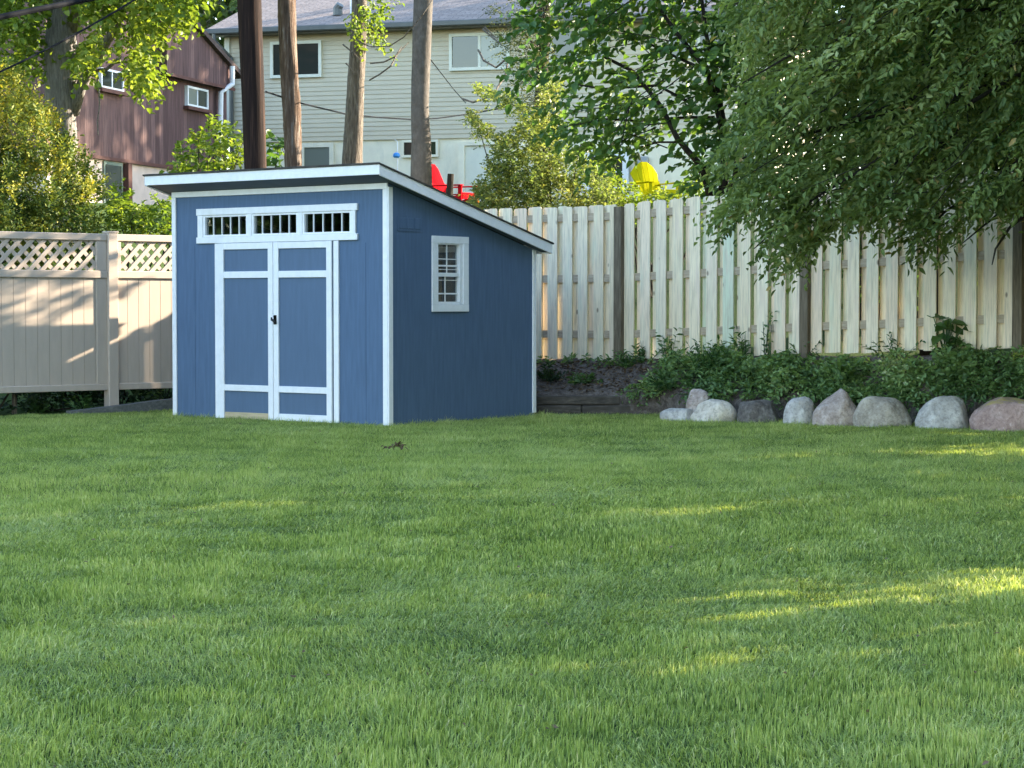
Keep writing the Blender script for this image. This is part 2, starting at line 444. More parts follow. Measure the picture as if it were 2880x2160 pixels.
def twig_mesh(mb, P, Q, r0, r1, sag=.1):
    for a, b in zip(P, Q):
        m = (a + b) / 2 - np.array([0, 0, sag * np.linalg.norm(b - a)])
        mb.tube([a, m, b], [r0, (r0 + r1) / 2, r1], 4, caps=False)
def tint_of(rng, P, sc=1.2, amt=.55):
    """clump-wise colour of foliage, random per leaf"""
    a = rng.uniform(0, 6.28, 6)
    f = (np.sin(P[:, 0] * 2.1 * sc + a[0]) + np.sin(P[:, 1] * 1.7 * sc + a[1]) + np.sin(P[:, 2] * 2.7 * sc + a[2]) + np.sin((P[:, 0] + P[:, 2]) * 4.3 * sc + a[3])) / 4
    return np.clip(.45 + f * amt * .6 + rng.normal(0, .17, len(P)), 0, 1)

# ------------------------------------------------------------------ world, sun, camera
SUN_AZ, SUN_EL = math.atan2(.90, .43), math.radians(20)
def light_setup():
    sc = bpy.context.scene
    w = bpy.data.worlds.new('World'); sc.world = w; w.use_nodes = True
    t = w.node_tree; t.nodes.clear()
    out = N(t, 'ShaderNodeOutputWorld'); bg = N(t, 'ShaderNodeBackground'); sky = N(t, 'ShaderNodeTexSky')
    sky.sky_type = 'NISHITA'; sky.sun_disc = False; sky.sun_elevation = SUN_EL; sky.sun_rotation = SUN_AZ
    sky.air_density = 1.0; sky.dust_density = .3; sky.ozone_density = .5
    bg.inputs['Strength'].default_value = .15
    L(t, sky.outputs[0], bg.inputs['Color']); L(t, bg.outputs[0], out.inputs['Surface'])
    s = Vector((math.sin(SUN_AZ) * math.cos(SUN_EL), math.cos(SUN_AZ) * math.cos(SUN_EL), math.sin(SUN_EL)))
    li = bpy.data.lights.new('sun', 'SUN'); li.energy = 4.8; li.angle = math.radians(.55); li.color = (1.0, .86, .66)
    o = bpy.data.objects.new('sun', li); o.rotation_euler = s.to_track_quat('Z', 'Y').to_euler(); o.location = (20, 10, 20); C.objects.link(o)
    cd = bpy.data.cameras.new('camera'); cam = bpy.data.objects.new('camera', cd); C.objects.link(cam)
    cd.sensor_width = 36; cd.lens = 36 * F_PX / 2880; cd.clip_end = 2000; cd.clip_start = .1
    cam.location = (0, 0, ZC); cam.rotation_euler = (PI / 2 - PITCH, 0, 0)
    sc.camera = cam
    sc.view_settings.view_transform = 'Standard'; sc.view_settings.look = 'None'; sc.view_settings.exposure = EXPOSURE; sc.view_settings.gamma = 1
    sc.cycles.use_denoising = True; sc.cycles.denoising_prefilter = 'NONE'; sc.cycles.use_adaptive_sampling = False; sc.cycles.sample_clamp_indirect = 4.0
    sc.cycles.max_bounces = 7; sc.cycles.diffuse_bounces = 4; sc.cycles.transmission_bounces = 5; sc.cycles.transparent_max_bounces = 12
EXPOSURE = 2.52

# ------------------------------------------------------------------ ground
def ground():
    xs = np.unique(np.concatenate([np.arange(-12, 12.01, .3), np.array([-900, -400, -200, -120, -80, -60, -45, -35, -28, -22, -17, -14, 14, 17, 22, 28, 35, 45, 60, 80, 120, 200, 400, 900.])]))
    ys = np.unique(np.concatenate([np.arange(2, 46, .3), np.array([-900, -400, -200, -100, -50, -25, -12, -6, -2, 48, 52, 57, 63, 70, 80, 100, 140, 220, 400, 900.])]))
    X, Y = np.meshgrid(xs, ys); Z = hmap(X, Y)
    V = np.stack([X, Y, Z], 2).reshape(-1, 3)
    nx, ny = len(xs), len(ys)
    f = [(j * nx + i, j * nx + i + 1, (j + 1) * nx + i + 1, (j + 1) * nx + i) for j in range(ny - 1) for i in range(nx - 1)]
    me = bpy.data.meshes.new('ground'); me.from_pydata(V.tolist(), [], f); me.materials.append(M['ground'])
    me.polygons.foreach_set('use_smooth', [True] * len(f))
    o = bpy.data.objects.new('ground', me); o['kind'] = 'structure'; put(o)
ground()

BED_F = [(-1.7, 26.3), (-.6, 25.2), (.25, 24.62), (1.0, 24.55), (1.72, 24.3), (1.9, 23.75), (2.5, 23.3), (3.3, 22.9), (4.2, 22.45), (5.0, 21.95), (7.0, 20.5), (9.5, 18.6)]
def bed_front(X): return np.interp(X, [p[0] for p in BED_F], [p[1] for p in BED_F])
def bed_h(X, Y):
    f = bed_front(X); b = fence_right(X)
    t = np.clip((Y - f) / np.maximum(b - f, .3), 0, 1)
    h0 = np.interp(X, [0, 1.7, 2.2, 5], [.19, .19, .12, .2]); h1 = np.interp(X, [0, 1.1, 5, 9], [.59, .60, .72, .85])
    return h0 + (h1 - h0) * t ** .8 + .02 * np.sin(X * 5) * np.sin(Y * 6)
def bed():
    xs = np.arange(-1.7, 9.5, .12); ts = np.linspace(0, 1.12, 14)
    V = []
    for x in xs:
        f, b = bed_front(x), fence_right(x)
        for t in ts:
            y = f + (b - f) * t
            V.append((x, y, float(bed_h(x, y))))
    n = len(ts)
    F = [(i * n + j, (i + 1) * n + j, (i + 1) * n + j + 1, i * n + j + 1) for i in range(len(xs) - 1) for j in range(n - 1)]
    k = len(V); V += [(V[i * n][0], V[i * n][1] - .02, -.1) for i in range(len(xs))]
    F += [(k + i, k + i + 1, (i + 1) * n, i * n) for i in range(len(xs) - 1)]
    me = bpy.data.meshes.new('planting_bed'); me.from_pydata(V, [], F); me.materials.append(M['mulch'])
    me.polygons.foreach_set('use_smooth', [True] * len(F))
    o = bpy.data.objects.new('planting_bed', me); o['kind'] = 'structure'; put(o)
bed()

# ------------------------------------------------------------------ lawn grass
SH_O = (-1.278, 22.1); SH_A = math.atan2(-.6, .8)
def in_shed(X, Y, m=0.0):
    dx, dy = X - SH_O[0], Y - SH_O[1]
    u = dx * math.cos(SH_A) + dy * math.sin(SH_A); v = -dx * math.sin(SH_A) + dy * math.cos(SH_A)
    return (u > -3.17 - m) & (u < m) & (v > -m) & (v < 2.57 + m)
def fnoise(rng, X, Y, scales):
    f = np.zeros_like(X)
    for s, a in scales:
        for _ in range(4):
            th = rng.uniform(0, 6.28); p = rng.uniform(0, 6.28)
            f += a / 2.2 * np.sin((X * math.cos(th) + Y * math.sin(th)) * s + p)
    return f
def lawn():
    rng = np.random.default_rng(3)
    allV5, allT5, allV3, allT3 = [], [], [], []
    shade_rng = np.random.default_rng(11)
    bands = [(5.0, 7.5, 10500, .0036, 5), (7.5, 10, 8500, .0041, 5), (10, 14, 6400, .0052, 5), (14, 19, 5200, .0056, 3), (19, 26.6, 4600, .0068, 3)]
    Xs, Ys, Ws = [], [], []
    for y0, y1, dens, w, nv in bands:
        wd = .245 * y1 + .5
        n = int(dens * (y1 - y0) * 2 * wd)
        X = rng.uniform(-wd, wd, n); Y = rng.uniform(y0, y1, n)
        ok = (np.abs(X) < .245 * Y + .35) & ~in_shed(X, Y, .0)
        ok &= Y < np.where(X < -1, fence_left(X) - .02, bed_front(X) + .03)
        X, Y = X[ok], Y[ok]
        Xs.append(X); Ys.append(Y); Ws.append(np.full(X.size, w))
    X = np.concatenate(Xs); Y = np.concatenate(Ys); W = np.concatenate(Ws)
    n = X.size
    r2 = np.random.default_rng(5)
    patch = fnoise(r2, X, Y, [(.7, .25), (1.6, .3), (3.8, .34), (8, .32), (15, .22)])
    tuft = fnoise(r2, X, Y, [(5, .5), (11, .5), (23, .4)])
    ang = fnoise(r2, X, Y, [(.8, 1.6), (2.5, 1.3), (6, 1.0), (15, .7)]) + rng.normal(0, 1.6, n)
    lean = np.clip(.66 + .3 * fnoise(r2, X, Y, [(1.5, .7), (5, .8), (13, .8), (24, .6)]) + rng.normal(0, .28, n), .03, 1.3)
    H = (.039 + .008 * tuft + .006 * patch) * rng.uniform(.6, 1.3, n)
    H = np.clip(H, .018, .085)
    edge = in_shed(X, Y, .14) | ((X > 1.5) & (Y > bed_front(X) - .95) & (rng.random(n) < .5))
    H = np.where(edge, H * rng.uniform(.9, 1.9, n), H)
    W = W * rng.uniform(.7, 1.3, n)
    Z = hmap(X, Y) - .004
    a2 = rng.uniform(0, 6.28, n)
    side = np.stack([np.cos(a2), np.sin(a2), np.zeros(n)], 1) * (W / 2)[:, None]
    d = np.stack([np.cos(ang), np.sin(ang), np.zeros(n)], 1)
    P = np.stack([X, Y, Z], 1)
    up = np.array([0, 0, 1.0])
    m = P + d * (H * lean * .35)[:, None] + up * (H * .62)[:, None]
    tip = P + d * (H * lean * 1.05)[:, None] + up * (H * (1.03 - .33 * lean))[:, None]
    tint = np.clip(.43 + .15 * patch + .05 * tuft + rng.normal(0, .23, n) + .1 * (H / .04 - 1), 0, .95)
    dry = rng.random(n) < .012; tint = np.where(dry, rng.uniform(.88, 1, n), tint)
    near = Y < 14
    i = np.where(near)[0]
    V5 = np.stack([P[i] - side[i], P[i] + side[i], m[i] + side[i] * .8, tip[i], m[i] - side[i] * .8], 1).reshape(-1, 3)
    j = np.where(~near)[0]
    V3 = np.stack([P[j] - side[j], P[j] + side[j], tip[j]], 1).reshape(-1, 3)
    V4 = V3
    o = np_mesh('grass', V5, 5, [(0, 1, 2, 4), (4, 2, 3)], tint[i], M['grass']); o['kind'] = 'stuff'
    o['label'] = 'green lawn grass of the near half of the yard'; o['category'] = 'grass'
    o = np_mesh('grass', V4, 3, [(0, 1, 2)], tint[j], M['grass']); o['kind'] = 'stuff'
    o['label'] = 'green lawn grass farther off, up to shed and boulders'; o['category'] = 'grass'
lawn()

# ------------------------------------------------------------------ shed
def shed():
    root = thing('garden_shed', 'blue lean-to garden shed with white trim, double doors and slanted roof', 'shed', (SH_O[0], SH_O[1], 0), SH_A)
    W_, D_, HF, HR = 3.162, 2.56, 2.50, 1.86
    side = lambda p: (p[1], p[0], p[2])          # (along, outward, z) -> local : x = outward, y = along
    # front wall with openings
    mb = MB()
    holes = [(-2.654, -2.003, 2.008, 2.222), (-1.915, -1.262, 2.008, 2.222), (-1.172, -.506, 2.008, 2.222)]
    xs = sorted({-W_, 0.0} | {h[0] for h in holes} | {h[1] for h in holes})
    zs = sorted({-.03, HF} | {h[2] for h in holes} | {h[3] for h in holes})
    for i in range(len(xs) - 1):
        for j in range(len(zs) - 1):
            cx, cz = (xs[i] + xs[i + 1]) / 2, (zs[j] + zs[j + 1]) / 2
            if any(h[0] < cx < h[1] and h[2] < cz < h[3] for h in holes): continue
            mb.box(xs[i], xs[i + 1], 0, .05, zs[j], zs[j + 1])
    mb.build('front_wall', M['blue'], root)
    for x in (-2.827, -.32):                     # panel seams: thin raised lap strips
        g = MB(); g.box(x, x + .012, -.004, -.0002, .03, 1.9); g.build('panel_seam', M['blue'], root)
    # right side wall, sloped top, with window opening
    top = lambda a: HF + (HR - HF) * a / D_ + .005
    mb = MB(side)
    hole = (.793, 1.183, 1.279, 1.91)
    def col_(a0, a1, z0, z1=None):
        t0, t1 = (z1, z1) if z1 else (top(a0), top(a1))
        mb.hexa([(a0, 0, z0), (a1, 0, z0), (a1, -.05, z0), (a0, -.05, z0), (a0, 0, t0), (a1, 0, t1), (a1, -.05, t1), (a0, -.05, t0)])
    col_(.051, hole[0], -.03); col_(hole[0], hole[1], -.03, hole[2]); col_(hole[0], hole[1], hole[3]); col_(hole[1], D_, -.03)
    mb.build('side_wall', M['blue'], root)
    mb = MB()                                     # left and rear walls
    mb.hexa([(-W_, .051, -.03), (-W_ + .05, .051, -.03), (-W_ + .05, D_, -.03), (-W_, D_, -.03), (-W_, .051, HF), (-W_ + .05, .051, HF), (-W_ + .05, D_, HR), (-W_, D_, HR)])
    mb.box(-W_ + .051, -.051, D_ - .05, D_, -.03, HR)
    mb.build('rear_wall', M['blue'], root)
    mb = MB(); mb.box(-W_ + .06, -.06, .06, D_ - .06, .0, .04)
    mb.build('floor', M['ceiling_wood'], root)
    # corner and frieze trim
    mb = MB(); mb.box(-W_, -W_ + .062, -.02, 0, .01, 2.448, .004); mb.build('corner_trim', M['white'], root)
    mb = MB(); mb.box(-.064, 0, -.02, 0, -.01, 2.448, .004); mb.build('corner_trim', M['white'], root)
    mb = MB(); mb.box(.001, .020, -.018, .052, -.01, 2.47, .004); mb.build('corner_trim', M['white'], root)
    mb = MB(); mb.box(.001, .020, D_ - .058, D_ + .004, .03, 1.872, .004); mb.build('corner_trim', M['white'], root)
    mb = MB(); mb.box(-W_, 0, -.022, -.001, 2.449, 2.51, .004); mb.build('frieze_trim', M['white'], root)
    # roof
    of, ob, os = .30, .15, .135
    roof = MB()
    zt = lambda y, d=0: 2.68 - .248 * (y + of) + d
    x0, x1, y0, y1 = -W_ - os, os, -of, D_ + ob
    roof.hexa([(x0 - .012, y0 - .018, zt(y0, .004)), (x1 + .012, y0 - .018, zt(y0, .004)), (x1 + .012, y1 + .018, zt(y1, .0)), (x0 - .012, y1 + .018, zt(y1, 0)),
               (x0 - .012, y0 - .018, zt(y0, .022)), (x1 + .012, y0 - .018, zt(y0, .022)), (x1 + .012, y1 + .018, zt(y1, .018)), (x0 - .012, y1 + .018, zt(y1, .018))])
    R = roof.build('roof', M['roof_shed'], root)
    mb = MB(); mb.box(x0, x1, y0, y0 + .022, 2.579, 2.684, .003); mb.build('fascia', M['white'], R)
    for sx in (x1 - .022, x0):
        mb = MB()
        a0, a1 = y0 + .0225, y1
        mb.hexa([(sx, a0, zt(a0, -.105)), (sx + .022, a0, zt(a0, -.105)), (sx + .022, a1, zt(a1, -.105)), (sx, a1, zt(a1, -.105)),
                 (sx, a0, zt(a0, .002)), (sx + .022, a0, zt(a0, .002)), (sx + .022, a1, zt(a1, .002)), (sx, a1, zt(a1, .002))])
        mb.build('rake_board', M['white'], R)
    mb = MB(); mb.box(x0 + .023, x1 - .023, y1 - .022, y1 - .001, zt(y1, -.105), zt(y1, -.002)); mb.build('fascia', M['white'], R)
    mb = MB()                                     # soffit boards
    for (a, b, c, d) in ((x0 + .0225, x1 - .0225, y0 + .0225, -.001), (.002, x1 - .0225, .0, y1 - .023), (x0 + .0225, -W_ - .002, .0, y1 - .023)):
        mb.hexa([(a, c, zt(c, -.095)), (b, c, zt(c, -.095)), (b, d, zt(d, -.095)), (a, d, zt(d, -.095)), (a, c, zt(c, -.08)), (b, c, zt(c, -.08)), (b, d, zt(d, -.08)), (a, d, zt(d, -.08))])
    mb.build('soffit', M['soffit'], R)
    # doors
    def door(xa, xb, bottom_white, handle):
        p = MB(); p.box(xa, xb, -.019, -.001, .004, 1.924)
        d = p.build('door', M['blue_door'], root)
        f = MB()
        s = .073
        f.box(xa, xa + s, -.040, -.0195, .002, 1.926, .003); f.box(xb - s, xb, -.040, -.0195, .002, 1.926, .003)
        f.box(xa + s + .0005, xb - s - .0005, -.039, -.0195, 1.856, 1.925, .003)
        f.box(xa + s + .0005, xb - s - .0005, -.039, -.0195, 1.543, 1.615, .003)
        f.box(xa + s + .0005, xb - s - .0005, -.039, -.0195, .308, .376, .003)
        if bottom_white: f.box(xa + s + .0005, xb - s - .0005, -.039, -.0195, .003, .078, .003)
        f.build('door_frame', M['white'], d)
        if not bottom_white:
            d['label'] = 'left door leaf missing its bottom white board, bare wood showing'
            r = MB(); r.box(xa + s + .001, xb - s - .001, -.024, -.0195, .004, .074); r.build('bare_board', M['raw'], d)
        if handle:
            h = MB()
            h.box(xa + .008, xa + .05, -.045, -.0405, 1.04, 1.14, .004)
            h.tube([(xa + .03, -.045, 1.088), (xa + .03, -.085, 1.088)], .009, 10)
            h.tube([(xa + .015, -.086, 1.115), (xa + .026, -.092, 1.09), (xa + .06, -.092, 1.075), (xa + .067, -.088, 1.055)], [.008, .013, .013, .009], 10)
            h.tube([(xa + .026, -.0445, 1.06), (xa + .026, -.052, 1.06)], .012, 10)
            h.build('handle', M['black'], d, True)
    door(-2.412, -1.600, False, False); door(-1.592, -.756, True, True)
    mb = MB(); mb.box(-2.489, -2.424, -.022, -.001, .0, 1.926, .003); mb.build('door_casing', M['white'], root)
    mb = MB(); mb.box(-.743, -.673, -.022, -.001, .0, 1.926, .003); mb.build('door_casing', M['white'], root)
    # transom
    tr = MB()
    tr.box(-2.766, -.406, -.030, -.001, 2.240, 2.312, .003); tr.box(-2.766, -.406, -.030, -.001, 1.93, 1.998, .003)
    tr.box(-2.752, -2.672, -.024, -.001, 1.9985, 2.2395, .003); tr.box(-.49, -.435, -.024, -.001, 1.9985, 2.2395, .003)
    tr.box(-1.992, -1.927, -.024, -.001, 1.9985, 2.2395, .003); tr.box(-1.25, -1.184, -.024, -.001, 1.9985, 2.2395, .003)
    tr.build('transom_trim', M['white'], root)
    for (a, b, c, d) in holes:
        w = MB()
        e = .014
        w.box(a - .017, a + e, -.014, .04, c - .008, d + .016); w.box(b - e, b + .01, -.014, .04, c - .008, d + .016)
        w.box(a + e + .0005, b - e - .0005, -.014, .04, c - .008, c + e); w.box(a + e + .0005, b - e - .0005, -.014, .04, d - e * .3, d + .016)
        for k in range(1, 5):
            x = a + (b - a) * k / 5
            w.box(x - .005, x + .005, -.004, .012, c + e + .0005, d - e * .3 - .0005)
        wo = w.build('transom_window', M['white'], root)
        p = MB(); p.box(a + e, b - e, .014, .018, c + e, d - .004); p.build('pane', M['glass'], wo)
    # side window
    t_ = MB(side)
    t_.box(.701, 1.327, .001, .022, 1.907, 1.985, .003); t_.box(.701, 1.327, .001, .022, 1.178, 1.258, .003)
    t_.box(.701, .792, .001, .020, 1.2585, 1.9065, .003); t_.box(1.231, 1.327, .001, .020, 1.2585, 1.9065, .003)
    w = MB(side)
    w.box(.79, .808, -.05, .012, 1.262, 1.905); w.box(1.175, 1.2305, -.05, .012, 1.262, 1.905)
    w.box(.8085, 1.1745, -.05, .012, 1.259, 1.285); w.box(.8085, 1.1745, -.05, .012, 1.895, 1.906)
    w.box(.8085, 1.1745, -.04, .004, 1.553, 1.594)
    w.box(.8085, 1.1745, -.03, -.012, 1.66, 1.678)
    for (x, z0, z1) in ((.984, 1.5945, 1.6595), (.984, 1.6785, 1.8945), (.954, 1.2855, 1.5525)): w.box(x - .0045, x + .0045, -.022, -.010, z0, z1)
    for (z, h) in ((1.741, .005), (1.63, .003), (1.515, .003), (1.371, .008)): w.box(.8085, 1.1745, -.0225, -.0095, z - h, z + h)
    sw = w.build('side_window', M['white'], root)
    t_.build('window_trim', M['white'], sw)
    p = MB(side); p.box(.808, 1.175, -.034, -.030, 1.286, 1.894); p.build('pane', M['glass'], sw)
    # vent cover
    v = MB(side)
    v.box(.142, .55, .001, .008, 2.02, 2.03); v.box(.142, .55, .001, .006, 2.03, 2.175)
    for k in range(3):
        a = .165 + k * .125
        v.box(a, a + .1, .007, .013, 2.045, 2.16, .003)
    v.build('vent_cover', M['blue'], root)
    # hidden studs give the inside some depth
    s = MB()
    for k in range(6): s.box(-2.9 + k * .52, -2.862 + k * .52, D_ - .14, D_ - .052, .04, HR - .1)
    s.box(-3.1, -.06, D_ - .14, D_ - .053, 1.0, 1.04)
    s.build('wall_stud', M['ceiling_wood'], root)
shed()

# ------------------------------------------------------------------ tan vinyl fence, left
def vinyl_fence():
    V = thing('vinyl_fence', 'tan vinyl privacy fence with lattice top left of the blue shed', 'fence', (-4.75, 25.0, 0), math.atan2(.66, .75))
    def bay(xa, xb):
        p = MB(); n = max(1, round((xb - xa) / .155)); w = (xb - xa) / n
        for i in range(n): p.box(xa + i * w + .003, xa + (i + 1) * w - .003, .012, .03, .30, 1.60)
        p.box(xa, xb, .018, .027, .30, 1.6)
        p.build('panel', M['vinyl'], V)
        r = MB(); r.box(xa, xb, -.012, .055, .25, .325, .006); r.build('rail', M['vinyl'], V)
        r = MB(); r.box(xa, xb, -.012, .055, 1.562, 1.65, .006); r.build('rail', M['vinyl'], V)
        r = MB(); r.box(xa, xb, -.012, .055, 1.998, 2.08, .006); r.build('rail', M['vinyl'], V)
        for b_ in ((xb - .135, xb - .001, .0, .042, 1.6505, 1.9975), (xa + .001, xa + .06, .0, .042, 1.6505, 1.9975), (xb - .135, xb - .001, .004, .04, .3255, 1.5615)):
            st = MB(); st.box(*b_, .004); st.build('stile', M['vinyl'], V)
        l = MB()
        z0, z1, sp, hw = 1.645, 2.0, .155, .0235
        xl, xr = xa + .055, xb - .13
        for sgn, yy in ((1, .012), (-1, .022)):
            x = xl - .5
            while x < xr + .5:
                # slat centre line from (x, z0) upward with slope 1
                pts = []
                a0, a1 = x, x + sgn * (z1 - z0)
                # clip in x
                t0, t1 = 0.0, 1.0
                for lim, s_ in ((xl, 1), (xr, -1)):
                    f0, f1 = s_ * (a0 - lim), s_ * (a1 - lim)
                    if f0 < 0 and f1 < 0: t1 = -1
                    elif f0 < 0: t0 = max(t0, f0 / (f0 - f1))
                    elif f1 < 0: t1 = min(t1, f0 / (f0 - f1))
                if t1 > t0 + .02:
                    b0, b1 = a0 + (a1 - a0) * t0, a0 + (a1 - a0) * t1
                    c0, c1 = z0 + (z1 - z0) * t0, z0 + (z1 - z0) * t1
                    h = hw * 1.414
                    l.hexa([(b0 - h, yy, c0), (b0 + h, yy, c0), (b0 + h, yy + .009, c0), (b0 - h, yy + .009, c0), (b1 - h, yy, c1), (b1 + h, yy, c1), (b1 + h, yy + .009, c1), (b1 - h, yy + .009, c1)])
                x += sp
        l.build('lattice', M['vinyl'], V)
    def post(x):
        p = MB(); p.box(x, x + .13, -.04, .09, -.05, 2.09, .006)
        p.box(x - .006, x + .136, -.046, .096, 2.0905, 2.112, .004)
        p.build('post', M['vinyl'], V)
    bay(-2.4, .009); post(.01); bay(.141, 2.4); post(-2.531); post(2.401); bay(2.532, 4.6)
    h = MB(); h.tube([(.915, -.02, 1.07), (.915, -.04, 1.06)], .02, 8); h.build('latch', M['black'], V)
vinyl_fence()
def edging():
    a, b = at(250, 1166, 24.72), at(470, 1140, 26.0)
    mb = MB()
    pts = [(-5.1, 24.52), (-4.6, 24.93), (-4.2, 25.32), (-3.4, 26.0)]
    for i in range(3):
        p, q = Vector((*pts[i], 0)), Vector((*pts[i + 1], 0))
        d = (q - p).normalized(); nn = Vector((-d.y, d.x, 0)) * .07
        z0, z1 = .03 + .045 * i, .03 + .045 * (i + 1)
        mb.hexa([p - nn + Vector((0, 0, -.1)), q - nn + Vector((0, 0, -.1)), q + nn + Vector((0, 0, -.1)), p + nn + Vector((0, 0, -.1)),
                 p - nn + Vector((0, 0, z0)), q - nn + Vector((0, 0, z1)), q + nn + Vector((0, 0, z1)), p + nn + Vector((0, 0, z0))])
    o = mb.build('lawn_edging', M['edging'], loc=(-4.4, 25.1, 0))
    tag(o, 'grey timber lawn edging under the tan vinyl fence beside the shed', 'edging')
edging()

# ------------------------------------------------------------------ treated pine shadowbox fence, right
def wood_fence():
    W = thing('wooden_fence', 'pale treated pine board fence with dark posts right of the shed', 'fence', (1.142, 25.5, 0), math.atan2(-.63, .777))
    rise = lambda x: .042 * max(0, x)
    posts = [-4.9, -2.36, .2, 2.76, 5.32, 7.9]
    rnd = random.Random(21)
    for x in posts:
        r = rise(x)
        mb = MB(); mb.box(x - .055, x + .055, -.085, .025, .3 + r * .8, 2.405 + r, .006); mb.build('post', M['post'], W)
    seq = [.15, .33, .82, .42, .3, .55, .6, .1, .45, .25, .7, .5, .62, .35, .5, .2, .4, .3]
    def board(mb, x, y, w, z0, z1, r0, r1):
        c = .028
        poly = [(x, z0 + r0), (x + w, z0 + r1), (x + w, z1 + r1 - c), (x + w - c * .35, z1 + r1 - c * .3), (x + w - c, z1 + r1), (x + c, z1 + r0), (x + c * .35, z1 + r0 - c * .3), (x, z1 + r0 - c)]
        mb.prism(poly, y, y + .018)
    for b in range(len(posts) - 1):
        xa, xb = posts[b], posts[b + 1]
        for (z, h) in ((2.30, .09), (1.562, .09), (.89, .09)):
            mb = MB()
            x0, x1 = xa + .056, xb - .056
            mb.hexa([(x0, -.002, z - .045 + rise(x0)), (x1, -.002, z - .045 + rise(x1)), (x1, .038, z - .045 + rise(x1)), (x0, .038, z - .045 + rise(x0)),
                     (x0, -.002, z + .045 + rise(x0)), (x1, -.002, z + .045 + rise(x1)), (x1, .038, z + .045 + rise(x1)), (x0, .038, z + .045 + rise(x0))])
            mb.build('rail', M['rail'], W)
        for y, off, nm in ((-.0205, .0, 'front_boards'), (.039, .174 if b < 2 else .203, 'rear_boards')):
            mb = MB()
            n = 11; sp = (xb - xa - .11) / n if y < 0 else .2345
            x = xa + .058 if y < 0 else xa + .0 + off
            i = 0
            while x < xb - .1:
                w = .142 + rnd.uniform(-.003, .003)
                if y < 0 and x + w > xb - .056: w = xb - .057 - x
                if w > .05:
                    mb.tint = rnd.choice(seq) + rnd.uniform(-.05, .05)
                    zt = 2.44 + rnd.uniform(-.008, .008); zb = .585 + rnd.uniform(-.012, .012)
                    board(mb, x, y + rnd.uniform(-.0005, .0005), w, zb, zt, rise(x), rise(x + w))
                x += .2335 + rnd.uniform(-.006, .006)
            mb.build(nm, M['board'], W)
wood_fence()

# ------------------------------------------------------------------ timber wall and boulders
def timber_wall():
    T = thing('timber_retaining_wall', 'low dark timber retaining wall two courses high beside the shed', 'retaining wall', (.9, 24.45, 0))
    rnd = random.Random(4)
    for c, (z0, z1, cuts) in enumerate(((-.08, .1, (-1.0, -.1, .75, 1.4)), (.103, .205, (-1.0, .35, 1.02)))):
        mb = MB()
        for i in range(len(cuts) - 1):
            j = rnd.uniform(-.012, .012)
            mb.box(cuts[i] + .004, cuts[i + 1] - .004, -.03 + j + .02 * c, .12 + j, z0, z1 + rnd.uniform(-.004, .002), .012)
        mb.build('timber_course', M['timber'], T)
timber_wall()

def rock(label, px0, px1, py0, py1, Y, mat, seed, peak=None, depth=.8, flat=2.4, tilt=0):
    rng = np.random.default_rng(seed)
    x0, _, zb = at(px0, py1, Y); x1 = at(px1, py1, Y)[0]; zt = at(px0, py0, Y)[2]
    cx, w, h = (x0 + x1) / 2, (x1 - x0) / 2, zt - zb
    import bmesh
    bm = bmesh.new(); bmesh.ops.create_icosphere(bm, subdivisions=4, radius=1)
    dirs = unit(np.abs(rng.normal(0, 1, (10, 3))) * [0, 0, 1] + rng.normal(0, 1, (10, 3)) * [1, 1, 0] + [0, 0, .35]); dd = rng.uniform(.78, .98, 10)
    ph = rng.uniform(0, 6, 12)
    for v in bm.verts:
        p = np.array(v.co)
        r = 1.0
        for k in range(10):                       # facet planes
            c = p @ dirs[k]
            if c > dd[k]: p = p - dirs[k] * (c - dd[k]) * .93
        q = np.abs(p) ** (flat / 2.0) * np.sign(p) * .0 + p
        n = .035 * math.sin(p[0] * 4 + ph[0]) * math.sin(p[1] * 5 + ph[1]) + .03 * math.sin(p[2] * 6 + ph[2] + p[0] * 3) + .014 * math.sin(p[0] * 13 + ph[3]) * math.sin(p[2] * 12 + ph[4]) + .008 * math.sin(p[1] * 25 + p[0] * 21 + ph[5])
        p = p * (1 + n)
        # squarer body
        p[0] = math.copysign(abs(p[0]) ** .98, p[0])
        z = p[2]
        if z > .55 and peak is None: z = .55 + (z - .55) * .55
        if peak is not None and z > 0: z = z * (1 + peak[1] * math.exp(-((p[0] - peak[0]) / .28) ** 2)) / (1 + peak[1])
        v.co = (p[0] * w, p[1] * w * depth, (max(z, -.3) * (.98 if peak else 1.2) + .06) * h + (p[0] * tilt * h))
    me = bpy.data.meshes.new('boulder'); bm.to_mesh(me); bm.free()
    me.polygons.foreach_set('use_smooth', [True] * len(me.polygons)); me.materials.append(mat)
    o = bpy.data.objects.new('boulder', me); o.location = (cx, Y + w * depth * .6, zb); put(o)
    tag(o, label, 'boulder', 'boulders edging the planting bed')
